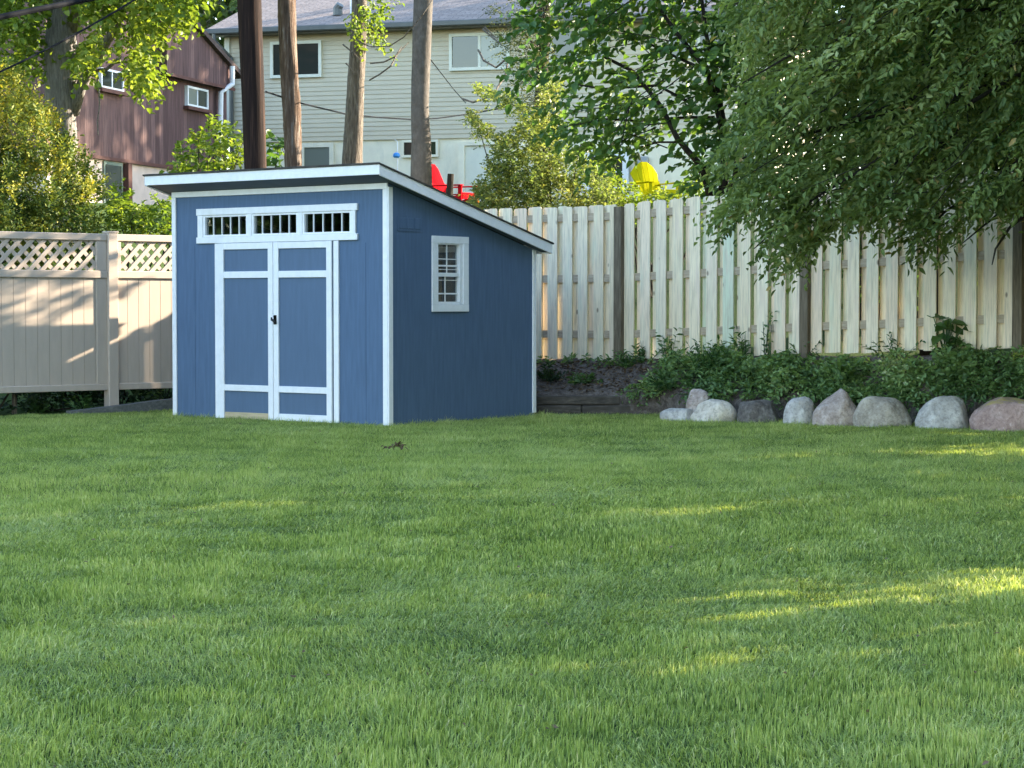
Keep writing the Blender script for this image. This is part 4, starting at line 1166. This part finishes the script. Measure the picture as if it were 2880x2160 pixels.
shrub('flowering_shrub', 'low bright yellow shrub along the fence top in front of the french door', 'shrub',
      [[(1700, 620), (1690, 520), (1660, 470), (1720, 430), (1730, 500), (1780, 520), (1800, 555), (1830, 560), (1830, 620)], [(1815, 620), (1830, 550), (1900, 535), (1960, 500), (1990, 560), (1990, 620)]],
      31.0, .4, 300, .07, .05, M['leaf_lime'], 55, k=6, ln=.2, stems=8)

def ivy_trunk():
    rng = np.random.default_rng(61)
    T, o3 = trunk_tree('ivy_clad_tree', 'dark trunk with wispy grey green sprays in front of the beige house', 'tree', [(1512, 1548, 0), (1510, 1545, 150), (1503, 1540, 300), (1500, 1545, 560)], 35.0, M['bark_dark'], .12)
    P = np.concatenate([poly_pts(rng, pl, n, 34.8, .5) for pl, n in (([(1370, 28), (1420, 20), (1460, 0), (1600, -60), (1600, 60), (1520, 120), (1470, 60), (1400, 55)], 170), ([(1390, 100), (1500, 60), (1560, 60), (1565, 190), (1500, 215), (1450, 190), (1420, 150)], 230), ([(1455, 215), (1500, 190), (1560, 200), (1555, 330), (1500, 340)], 110))])
    a = sprays(rng, P, np.array([-.6, -.1, .25]) + rng.normal(0, .45, P.shape), .34, 12, .35, .05, .02, .9, .5)
    leaves_obj('foliage', T, o3, a[0], a[1], a[2], a[3], a[4], tint_of(rng, a[0]), M['leaf_grey'], .1)
    mb = MB()
    for i in rng.integers(0, len(P), 40):
        q = P[i]; bx = at(1525, 855 - (q[2] - .25 - ZC) / 35 * F_PX, 35.0)
        mb.tube([bx, (np.array(bx) + q) / 2 + [0, 0, -.05], q], [.02, .012, .005], 5)
    off(mb, o3).build('branches', M['bark_dark'], T, True)
    mb = MB()
    for pts in ([(1345, 140), (1360, 170), (1395, 190), (1425, 165), (1440, 160)], [(1428, 175), (1420, 215), (1400, 245), (1392, 262)], [(1300, 278), (1330, 288), (1380, 272)], [(1358, 82), (1385, 105), (1410, 125)], [(1362, 76), (1400, 110)]):
        mb.tube([at(p[0], p[1], 34.0 - .2 * i) for i, p in enumerate(pts)], [.017] * (len(pts) - 1) + [.007], 5)
    off(mb, o3).build('dead_twigs', M['bark_pale'], T)
ivy_trunk()

def mid_tree():
    rng = np.random.default_rng(62)
    Y = 26.9
    x = at(2035, 520, Y)[0]; o3 = (x, Y, hz(x, Y))
    T = thing('broadleaf_tree', 'broad leaved green tree overhanging the middle of the wooden fence', 'tree', o3)
    poly = [(1650, -1500), (1500, -900), (1540, -60), (1500, 15), (1510, 55), (1475, 190), (1490, 230), (1560, 200), (1575, 250), (1560, 330), (1575, 360), (1580, 385), (1640, 400), (1690, 415), (1735, 455), (1790, 470), (1830, 440), (1880, 450), (1930, 500), (1985, 535), (2060, 545), (2140, 520), (2300, 300), (2500, -500), (2450, -1500)]  # unseen crown top extended upward to block sky from the shed side
    holes = ((1640, 90, 30), (1600, 130, 42), (1760, 330, 30), (1860, 320, 40), (1920, 400, 34), (1900, 180, 38), (1960, 220, 34), (1830, 60, 26), (1700, 220, 22), (1940, 330, 36), (1800, 420, 26), (1880, 250, 30), (1980, 420, 34), (1660, 380, 20), (1620, 310, 30), (1890, 470, 30), (1960, 130, 28), (1720, 20, 24), (1560, 150, 34), (1855, 470, 46))
    P = poly_pts(rng, poly, 3300, Y, .5, holes, .06)
    D = np.array([-.85, -.2, -.25]) + rng.normal(0, .4, P.shape)
    a = sprays(rng, P, D, .42, 7, .25, .125, .085, .75, .9, .3)
    sky = np.clip((a[0][:, 2] - 4.2) / 1.5, 0, 1) * .3  # higher leaves tinted lighter, sunlit look put into the leaf colour
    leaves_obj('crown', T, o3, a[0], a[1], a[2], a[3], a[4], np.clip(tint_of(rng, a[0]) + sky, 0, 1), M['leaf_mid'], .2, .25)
    mb = MB()
    stems = [[(2040, 640), (2038, 480), (2042, 380), (2020, 260), (1990, 120), (1960, -100)], [(2030, 640), (2030, 470), (2029, 360), (1990, 200), (1900, 90), (1800, -60)], [(2020, 640), (1975, 470), (1930, 420), (1905, 390), (1860, 300), (1780, 200), (1700, 160)],
             [(2050, 640), (2075, 450), (2110, 200), (2150, -100)], [(2000, 560), (1950, 440), (1910, 400), (1850, 400), (1780, 420)], [(1990, 200), (1900, 160), (1760, 90), (1640, 40)], [(1960, 300), (1850, 240), (1700, 250), (1600, 235)], [(2010, 330), (1930, 330), (1800, 340), (1620, 330)]]
    for k, pts in enumerate(stems):
        r0 = .05 if k < 4 else .022
        mb = MB(); mb.tube([at(p[0], p[1], Y + (.15 * math.sin(i + k))) for i, p in enumerate(pts)], [r0 * (1 - .7 * i / len(pts)) for i in range(len(pts))], 7)
        off(mb, o3).build('trunk' if k < 4 else 'limb', M['bark_dark'], T, True)
    mb = MB()
    for i in rng.integers(0, len(P), 260):
        q = P[i]; mb.tube([q - unit(D[i]) * .35 + [0, 0, .04], q, q + unit(D[i]) * .33 - [0, 0, .06]], [.008, .006, .003], 4, caps=False)
    off(mb, o3).build('twigs', M['bark_dark'], T, True)
mid_tree()

def right_tree():
    rng = np.random.default_rng(63)
    Y = 20.6
    base = (6.9, 21.0); o3 = (base[0], base[1], hz(*base))
    T = thing('drooping_tree', 'big dull green tree with drooping branches at the right edge', 'tree', o3)
    poly = [(2090, -420), (2040, -60), (1995, 10), (2060, 60), (2080, 120), (2050, 190), (2060, 270), (2015, 330), (2020, 420), (1975, 470), (2000, 540), (2040, 560), (2008, 640), (2015, 690), (2080, 660), (2120, 700), (2130, 770), (2155, 800), (2200, 790), (2245, 800), (2275, 745), (2290, 690), (2330, 660), (2370, 700), (2420, 690), (2450, 650), (2500, 690), (2520, 720), (2545, 790), (2595, 760), (2640, 720), (2700, 640), (2760, 660), (2850, 640), (3000, 640), (3100, 600), (3100, -420)]
    poly = [(x + 85, y - 105) if y > 150 else (x + 50, y) for x, y in poly]
    holes = ((2500, 285, 40), (2465, 330, 40), (2530, 240, 28), (2612, 205, 28), (2870, 410, 42), (2850, 350, 25), (2380, 520, 32), (2340, 545, 22), (2400, 640, 26), (2440, 600, 24), (2720, 560, 34), (2680, 600, 30), (2780, 600, 34), (2200, 620, 28), (2180, 690, 22), (2580, 620, 26), (2150, 330, 26), (2100, 240, 28), (2090, 420, 20), (2160, 560, 26), (2300, 330, 18), (2850, 560, 30), (2060, 200, 24), (2640, 660, 26), (2320, 620, 24))
    P = poly_pts(rng, poly, 3900, Y, .65, holes, .14)
    fr = poly_pts(rng, [(x + 60, y - 90) for x, y in [(2000, 480), (2090, 440), (2250, 560), (2500, 560), (2860, 560), (2880, 690), (2700, 640), (2610, 780), (2540, 800), (2500, 690), (2330, 650), (2250, 810), (2130, 790), (2100, 680), (2010, 700)]], 260, Y + .1, .5, holes, .2)
    P = np.concatenate([P, fr])
    # part of the crown outside the picture, on the right and above
    m = 4600
    dirs = unit(rng.normal(0, 1, (m, 3))); rr = rng.uniform(.35, 1, m) ** .5
    E = np.stack([7.4 + dirs[:, 0] * rr * 2.6, 21.0 + dirs[:, 1] * rr * 2.0, 4.8 + dirs[:, 2] * rr * 2.6], 1)
    E = E[(E[:, 0] / E[:, 1] > .25) | (E[:, 2] > 5.0)]
    P = np.concatenate([P, E])
    P = P[~((P[:, 1] > fence_right(P[:, 0]) - .25) & (P[:, 2] < 2.8))]
    # gather the shoots round long drooping boughs, with darker hollows between them
    nc = 330
    cen = P[rng.integers(0, len(P), nc)]; ax = unit(np.array([-.72, -.1, -.55]) + rng.normal(0, .16, (nc, 3)))
    d = P[:, None, :] - cen[None]; al = (d * ax[None]).sum(2)
    dist = np.sqrt(np.maximum((d ** 2).sum(2) - al ** 2, 0)) + .28 * np.abs(al)
    idx = dist.argmin(1); al_ = al[np.arange(len(P)), idx][:, None]
    line = cen[idx] + ax[idx] * al_
    P = line + (P - line) * .62
    bough = rng.uniform(0, 1, nc)[idx]  # tint per bough, deepens the hollows by putting shade into leaf colour
    D = ax[idx] * .95 + np.array([-.1, -.2, .0]) + rng.normal(0, .3, P.shape)
    a = sprays(rng, P, D, .38, 11, .3, .088, .036, .7, .8, .3)
    tint = np.clip(tint_of(rng, a[0], 1.5) * .55 + np.repeat(bough, 11) * .5 - .08, 0, .95); odd = rng.random(len(tint)) < .012
    tint = np.where(odd, 1.0, tint)
    leaves_obj('crown', T, o3, a[0], a[1], a[2], a[3], a[4], tint, M['leaf_right'], .18, .2)
    mb = MB()
    mb.tube([(6.9, 21.0, o3[2] - .1), (6.85, 21.0, 1.6), (6.95, 21.05, 3.4), (7.2, 21.1, 6.0)], [.17, .14, .12, .04], 12, .05)
    ends = [(2030, 20), (2060, 250), (2020, 480), (2120, 700), (2240, 420), (2250, 720), (2400, 200), (2440, 560), (2560, 700), (2600, 380), (2700, 560), (2760, 200), (2300, 80), (2480, 40)]
    for i, e in enumerate(ends):
        q = np.array(at(e[0], e[1], Y + rng.normal(0, .4))); s = np.array([6.9, 21.0, 1.9 + 2.6 * rng.random()])
        m1 = s * .55 + q * .45 + np.array([0, 0, .75]); m0 = s * .8 + q * .2 + np.array([0, 0, .55])
        mb.tube([s, m0, m1, q * .8 + m1 * .2 + np.array([0, 0, .1]), q], [.045, .036, .024, .013, .005], 6)
    for pts in ([(2900, 560), (2810, 600), (2760, 640), (2700, 690)], [(2900, 590), (2840, 640), (2800, 700), (2790, 745)], [(2880, 500), (2790, 560), (2700, 600), (2640, 640)]):
        mb.tube([at(p[0], p[1], Y - .2) for p in pts], [.02, .014, .01, .005], 6)
    for i in rng.integers(0, len(P), 700):
        q = P[i]; mb.tube([q - unit(D[i]) * .3 + [0, 0, .05], q, q + unit(D[i]) * .3 - [0, 0, .05]], [.006, .005, .002], 3, caps=False)
    off(mb, o3).build('trunk', M['bark_dark'], T, True)
right_tree()

# ground cover in the bed
def ground_cover():
    rng = np.random.default_rng(71)
    n = 9000
    X = rng.uniform(.1, 7.5, n); f = bed_front(X); b = fence_right(X)
    t = rng.uniform(-.02, 1.0, n)
    Y = f + (b - f) * t
    dens = np.clip((X - 1.2 - (1 - t) * .25 + .3 * np.sin(Y * 7)) / 1.0, 0, 1) * np.clip(.75 + .45 * np.sin(X * 3.1 + t * 4) * np.sin(X * 7 - t * 6), .25, 1)
    dens = np.maximum(dens, np.where(t > .86, .6, 0))
    ok = (rng.random(n) < dens) & (Y < fence_right(X) - .1)
    X, Y, t = X[ok], Y[ok], t[ok]
    hump = .11 + .06 * np.sin(X * 2.6 + 1) + .07 * np.sin(X * 5.3 + Y * 4) + .05 * np.sin(X * 11)
    hump *= np.clip((X - 1.0) / 1.2, .25, 1)
    Z = bed_h(X, Y) + hump * rng.random(X.size) ** .6 * (1 - .25 * np.abs(t - .5))
    P = np.stack([X, Y - .03, Z], 1)
    D = np.array([-.15, -.55, .35]) + rng.normal(0, .6, P.shape)
    a = sprays(rng, P, D, .15, 6, .5, .06, .030, .8, .8, .4)
    o = leaves_obj('ground_cover', None, None, a[0], a[1], a[2], a[3], a[4], tint_of(rng, a[0], 2.2, .8), M['leaf_ivy'])
    o['kind'] = 'stuff'; o['label'] = 'dense green ground cover filling the bed behind the boulders'; o['category'] = 'ground cover'
    # litter on the bare mulch
    n = 1100
    X = rng.uniform(.1, 2.2, n); Y = bed_front(X) + .05 + (fence_right(X) - bed_front(X) - .1) * rng.random(n)
    P = np.stack([X, Y, bed_h(X, Y) + rng.uniform(0, .025, n)], 1)
    V = leaf_geo(P, rng.normal(0, 1, (n, 3)) * [1, 1, .25], np.array([0, 0, 1.]) + rng.normal(0, .4, (n, 3)), rng.uniform(.03, .075, n), rng.uniform(.012, .03, n))
    o = np_mesh('leaf_litter', V, 6, LEAF_F, rng.uniform(0, 1, n) ** 1.3, M['dead']); o['kind'] = 'stuff'
    o['label'] = 'dead leaves and bark chips on the bare mulch'; o['category'] = 'mulch'
ground_cover()

def weed(label, x, y, h, n, seed, mat='leaf_weed', Lf=.075, Wf=.026, spread=.18, name='weed', group='weeds in the planting bed', z=None):
    rng = np.random.default_rng(seed)
    z0 = (float(bed_h(x, y)) if z is None else z) - .01
    ang = rng.uniform(0, 6.28, n); r = spread * rng.random(n)
    P = np.stack([x + r * .5 * np.cos(ang), y + r * .5 * np.sin(ang), np.full(n, z0)], 1)
    D = np.stack([np.cos(ang) * r * 1.6, np.sin(ang) * r * 1.6, np.full(n, h)], 1) + rng.normal(0, .05, (n, 3))
    a = sprays(rng, P, D, h, 11, .12, Lf, Wf, .9, .8, .3)
    o3 = (x, y, z0)
    mb = MB()
    for p, d in zip(P, unit(D)): mb.tube([p, p + d * h * .6, p + d * h * 1.0 - np.array([0, 0, .1 * h])], [.004, .003, .0015], 4, caps=False)
    T = thing(name, label, 'weed' if name == 'weed' else 'plant', o3, 0, group)
    leaves_obj('leaves', T, o3, a[0], a[1], a[2], a[3], a[4], tint_of(rng, a[0], 3), M[mat])
    off(mb, o3).build('stems', M['leaf_weed'], T)
def bedxy(px, t):
    """a spot in the bed seen at photo column px, t from front (0) to fence (1)"""
    Y = 23.5
    for _ in range(30):
        X = (px - 1440) / F_PX * Y; Y = .5 * Y + .5 * float(bed_front(X) + (fence_right(X) - bed_front(X)) * t)
    return (px - 1440) / F_PX * Y, Y
for i, (px, t, h, n, lab, kw) in enumerate([
    (1640, .25, .16, 12, 'small green weed alone on the bare mulch by the timber wall', {}),
    (1545, .35, .20, 14, 'dark low weed on the mulch beside the shed corner', dict(mat='leaf_dark')),
    (1810, .9, .30, 8, 'leafy weed sprouting right beside the left fence post', {}),
    (1880, .85, .40, 8, 'slender weed in front of the fence right of the first post', {}),
    (1985, .55, .46, 22, 'bushy bright green weed, tallest clump at the left of the ground cover', dict(spread=.28)),
    (2040, .5, .42, 20, 'bright feathery weed clump beside the tallest bushy one', dict(spread=.26, Wf=.018)),
    (2150, .85, .55, 6, 'thin tall weed spire against the pale boards mid fence', dict(spread=.08, Lf=.05)),
    (2100, .85, .40, 7, 'narrow upright weed left of the tall spire', dict(spread=.1)),
    (2260, .9, .25, 8, 'low weed at the foot of the middle fence post', {}),
    (2520, .9, .32, 9, 'pale weed against the boards right of the middle post', {}),
    (1890, .2, .26, 16, 'spreading weed drooping over the right end of the timber wall', dict(spread=.3, Lf=.09)),
    (1760, .75, .2, 10, 'low sprig on the mulch left of the first fence post', {}),
    (2370, .35, .30, 18, 'leafy clump above the pointed boulder', dict(mat='leaf_ivy', Lf=.09, Wf=.05)),
    (2690, .45, .34, 18, 'dark broad clump above the smooth light boulder', dict(mat='leaf_ivy', Lf=.09, Wf=.05)),
]):
    X, Y = bedxy(px, t); weed(lab, X, Y, h, n, 100 + i, **kw)
def broad_plant():
    X, Y = bedxy(2660, .8); rng = np.random.default_rng(131)
    z0 = float(bed_h(X, Y)); n = 26
    ang = rng.uniform(0, 6.28, n)
    P = np.stack([X + rng.normal(0, .11, n), Y + rng.normal(0, .08, n), z0 + rng.uniform(.12, .5, n)], 1)
    T = thing('burdock_plant', 'dark broad leaved plant in front of the fence at right', 'plant', (X, Y, z0))
    leaves_obj('leaves', T, (X, Y, z0), P, np.stack([np.cos(ang), np.sin(ang) * .6 - .3, rng.uniform(-.5, .2, n)], 1), np.array([0, -.5, 1.]) + rng.normal(0, .3, (n, 3)), rng.uniform(.12, .2, n), rng.uniform(.09, .15, n), rng.uniform(.1, .8, n), M['leaf_mid'])
    mb = MB()
    for p in P: mb.tube([(X, Y, z0), ((X + p[0]) / 2, (Y + p[1]) / 2, (z0 + p[2]) / 2 + .05), tuple(p)], .005, 4, caps=False)
    off(mb, (X, Y, z0)).build('stems', M['leaf_weed'], T)
broad_plant()

# dark plants below and behind the vinyl fence
def under_fence():
    rng = np.random.default_rng(81)
    k = 0
    for x in np.arange(-7.6, -2.6, .42):
        y = fence_left(x) + rng.uniform(.25, .7)
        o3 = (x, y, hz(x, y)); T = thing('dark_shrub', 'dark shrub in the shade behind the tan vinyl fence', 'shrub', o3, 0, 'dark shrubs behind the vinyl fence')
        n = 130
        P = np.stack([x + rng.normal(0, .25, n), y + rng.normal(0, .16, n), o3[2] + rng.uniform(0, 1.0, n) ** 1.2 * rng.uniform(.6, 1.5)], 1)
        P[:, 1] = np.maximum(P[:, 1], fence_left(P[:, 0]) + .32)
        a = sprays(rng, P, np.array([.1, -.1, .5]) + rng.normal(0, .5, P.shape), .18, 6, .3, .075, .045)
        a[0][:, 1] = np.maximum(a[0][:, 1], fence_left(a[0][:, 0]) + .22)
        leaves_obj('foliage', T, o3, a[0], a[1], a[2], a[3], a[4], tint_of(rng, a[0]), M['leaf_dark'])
        mb = MB()
        for i in range(7): q = P[i]; mb.tube([o3, (np.array(o3) + q) / 2, q], [.01, .008, .004], 5)
        off(mb, o3).build('stems', M['bark_dark'], T)
    x, y, z = at(40, 1170, 24.6)
    mb = MB(); mb.tube([(x, y, -.1), (x + .01, y, .5), (x, y + .05, 1.1)], [.032, .03, .02], 8)
    o = mb.build('bare_sapling', M['bark_pale'], loc=(x, y, 0)); tag(o, 'thin bare stem showing in the gap under the vinyl fence', 'sapling')
    for i, (px, h, lab) in enumerate(((240, .25, 'pale weed in the gap under the fence left of the post'), (450, .36, 'leafy weed under the fence bay next to the shed'), (90, .16, 'low weed at the far left under the vinyl fence'))):
        Y = 24.7 if px < 300 else 25.75
        X = (px - 1440) / F_PX * Y
        weed(lab, X, Y + (.1 if px < 300 else .12), h, 9, 140 + i, group='weeds under the vinyl fence', z=hz(X, Y), mat='leaf_weed' if i != 1 else 'leaf_ivy', Wf=.03)
under_fence()

# ------------------------------------------------------------------ background and surrounding trees
def crown_tree(name, label, x, y, h, r, n, Lf, mat, seed, cz=.62, squash=.8, k=6, ln=.8, group=None, bark='bark_grey', gap=0):
    rng = np.random.default_rng(seed)
    z0 = hz(x, y) - .1; o3 = (x, y, z0)
    T = thing(name, label, 'tree', o3, 0, group)
    cen = unit(rng.normal(0, 1, (16, 3))) * rng.uniform(.35, .8, (16, 1)) * [r, r, h * .36 * squash] + [x, y, z0 + h * cz]
    rad = rng.uniform(.3, .55, 16) * r
    ii = rng.integers(0, 16, n)
    P = cen[ii] + unit(rng.normal(0, 1, (n, 3))) * (rng.random((n, 1)) ** .45) * rad[ii][:, None]
    D = unit(P - cen[ii]) + rng.normal(0, .4, P.shape) - [0, 0, .2]
    a = sprays(rng, P, D, ln, k, .3, Lf, Lf * .65)
    leaves_obj('crown', T, o3, a[0], a[1], a[2], a[3], a[4], tint_of(rng, a[0], .5), mat)
    mb = MB()
    mb.tube([(x, y, z0), (x + .05, y, z0 + h * .3), (x - .1, y, z0 + h * .6), (x, y, z0 + h * .9)], [h * .028, h * .022, h * .015, h * .004], 10, .05)
    for c in cen: mb.tube([(x, y, z0 + h * rng.uniform(.25, .5)), (np.array([x, y, z0 + h * .45]) + c) / 2 + [0, 0, .1 * h * .3], c], [h * .01, h * .007, h * .003], 6)
    off(mb, o3).build('trunk', M[bark], T, True)
    return T
G_FAR = 'far trees beyond the houses'
for i, (x, y, h, r, lab) in enumerate([(-20, 72, 15, 5.5, 'far tree left of the brown house gable'), (-9.5, 76, 14, 5, 'far tree between the brown and beige roofs'), (-3, 80, 15, 5.5, 'far tree rising behind the beige roof'), (6, 78, 15, 6, 'far tree behind the right half of the beige house'), (14, 72, 14, 5.5, 'far tree right of the beige house'), (-27, 66, 13, 5, 'far tree at the left edge of the view'), (19.5, 62, 12, 5, 'far tree behind the drooping tree at right'), (12.5, 58, 9, 3.5, 'mid distance tree beside the right end of the beige house')]):
    crown_tree('background_tree', lab, x, y, h, r, 900, .34, M['leaf_far'], 200 + i, group=G_FAR)
# trees just outside the picture on the sunny side: known by their shade, some added to block sun and sky
G_SIDE = 'tall trees shading the yard from the right'
SIDE = [(11.5, 20.5, 13, 3.4, 330, .48), (13.5, 25.5, 13, 3.8, 1900, .5), (12.5, 17.4, 13, 2.8, 600, .46), (18.5, 21.8, 15, 4.6, 330, .5), (10.4, 27.2, 9, 2.8, 900, .55), (19, 29, 12, 4.2, 1200, .55),
        (12.0, 9.6, 13, 2.8, 2200, .44), (17.5, 10.8, 16, 4.0, 1700, .5), (15, 5.0, 14, 3.4, 2000, .45), (16, -1, 14, 3.4, 1800, .45), (21, 4, 16, 4.4, 1500, .5), (8.5, 14.7, 11, 2.8, 1500, .46), (8.4, 8.3, 15, 3.0, 3000, .40), (9.3, 19.6, 5.5, 2.2, 900, .45), (8.7, 12.0, 9.5, 1.8, 1300, .635), (7.6, 2.2, 17, 3.3, 3000, .45), (9.5, -3.5, 12, 3.0, 1900, .46)]
for i, (x, y, h, r, n, cz) in enumerate(SIDE):
    crown_tree('shade_tree', 'tall shade tree standing right of the picture by the yard', x, y, h, r, n, .2, M['leaf_mid'], 300 + i, cz=cz, squash=1.2, ln=.6, group=G_SIDE)

crown_tree('added_shrub', 'added dense tall shrub behind the wooden fence, keeping sun off the shed side', 6.5, 26.0, 8.5, 2.3, 4200, .14, M['leaf_mid'], 330, cz=.5, squash=1.3, ln=.35, bark='bark_dark')  # added to stop direct sun reaching the shed's side wall
crown_tree('added_tall_tree', 'added tall tree out of view right of the lawn, blocking sky light', 6.4, 12.8, 17, 2.7, 2600, .2, M['leaf_mid'], 334, cz=.56, squash=1.05, ln=.5)  # added outside the view to cut sky light on the shed side
crown_tree('added_tall_tree', 'second added tall tree out of view, nearer the viewer, blocking sky light', 6.0, 8.0, 17, 2.5, 2600, .2, M['leaf_mid'], 335, cz=.56, squash=1.05, ln=.5)  # added likewise, closes off more sky on the right
crown_tree('added_tall_tree', 'added tall tree behind the wooden fence, its unseen high crown blocking sky light', 4.9, 27.6, 16, 4.8, 2600, .2, M['leaf_mid'], 332, cz=.74, squash=.7, ln=.6, bark='bark_dark')  # added; crown above the view hides bright sky from the side wall
crown_tree('added_shrub', 'smaller added dense shrub behind the wooden fence, keeping sun off the shed side', 5.0, 25.4, 5.6, 1.5, 2200, .12, M['leaf_mid'], 333, cz=.5, squash=1.3, ln=.3, bark='bark_dark')  # added to close a remaining sun gap onto the side wall
crown_tree('background_tree', 'added tall tree beyond the beige house, dappling the brown house wall', 12.6, 53.5, 17, 4.4, 1150, .3, M['leaf_far'], 331, cz=.74, group=G_FAR)  # added to throw dappled shade on the brown house
for i, (x, y, h, r) in enumerate([(-14.5, 15, 5.5, 2.4), (-14, 20.5, 5.5, 2.6), (-17, 25.5, 6, 2.8), (-11, -30, 15, 5), (-1, -33, 16, 5.5), (9, -31, 15, 5)]):
    crown_tree('neighbour_tree', 'large tree standing outside the picture, left of the yard or behind the viewer', x, y, h, r, 1300, .26, M['leaf_mid'], 350 + i, cz=.5, squash=1.2, group='trees around the yard outside the picture')

light_setup()
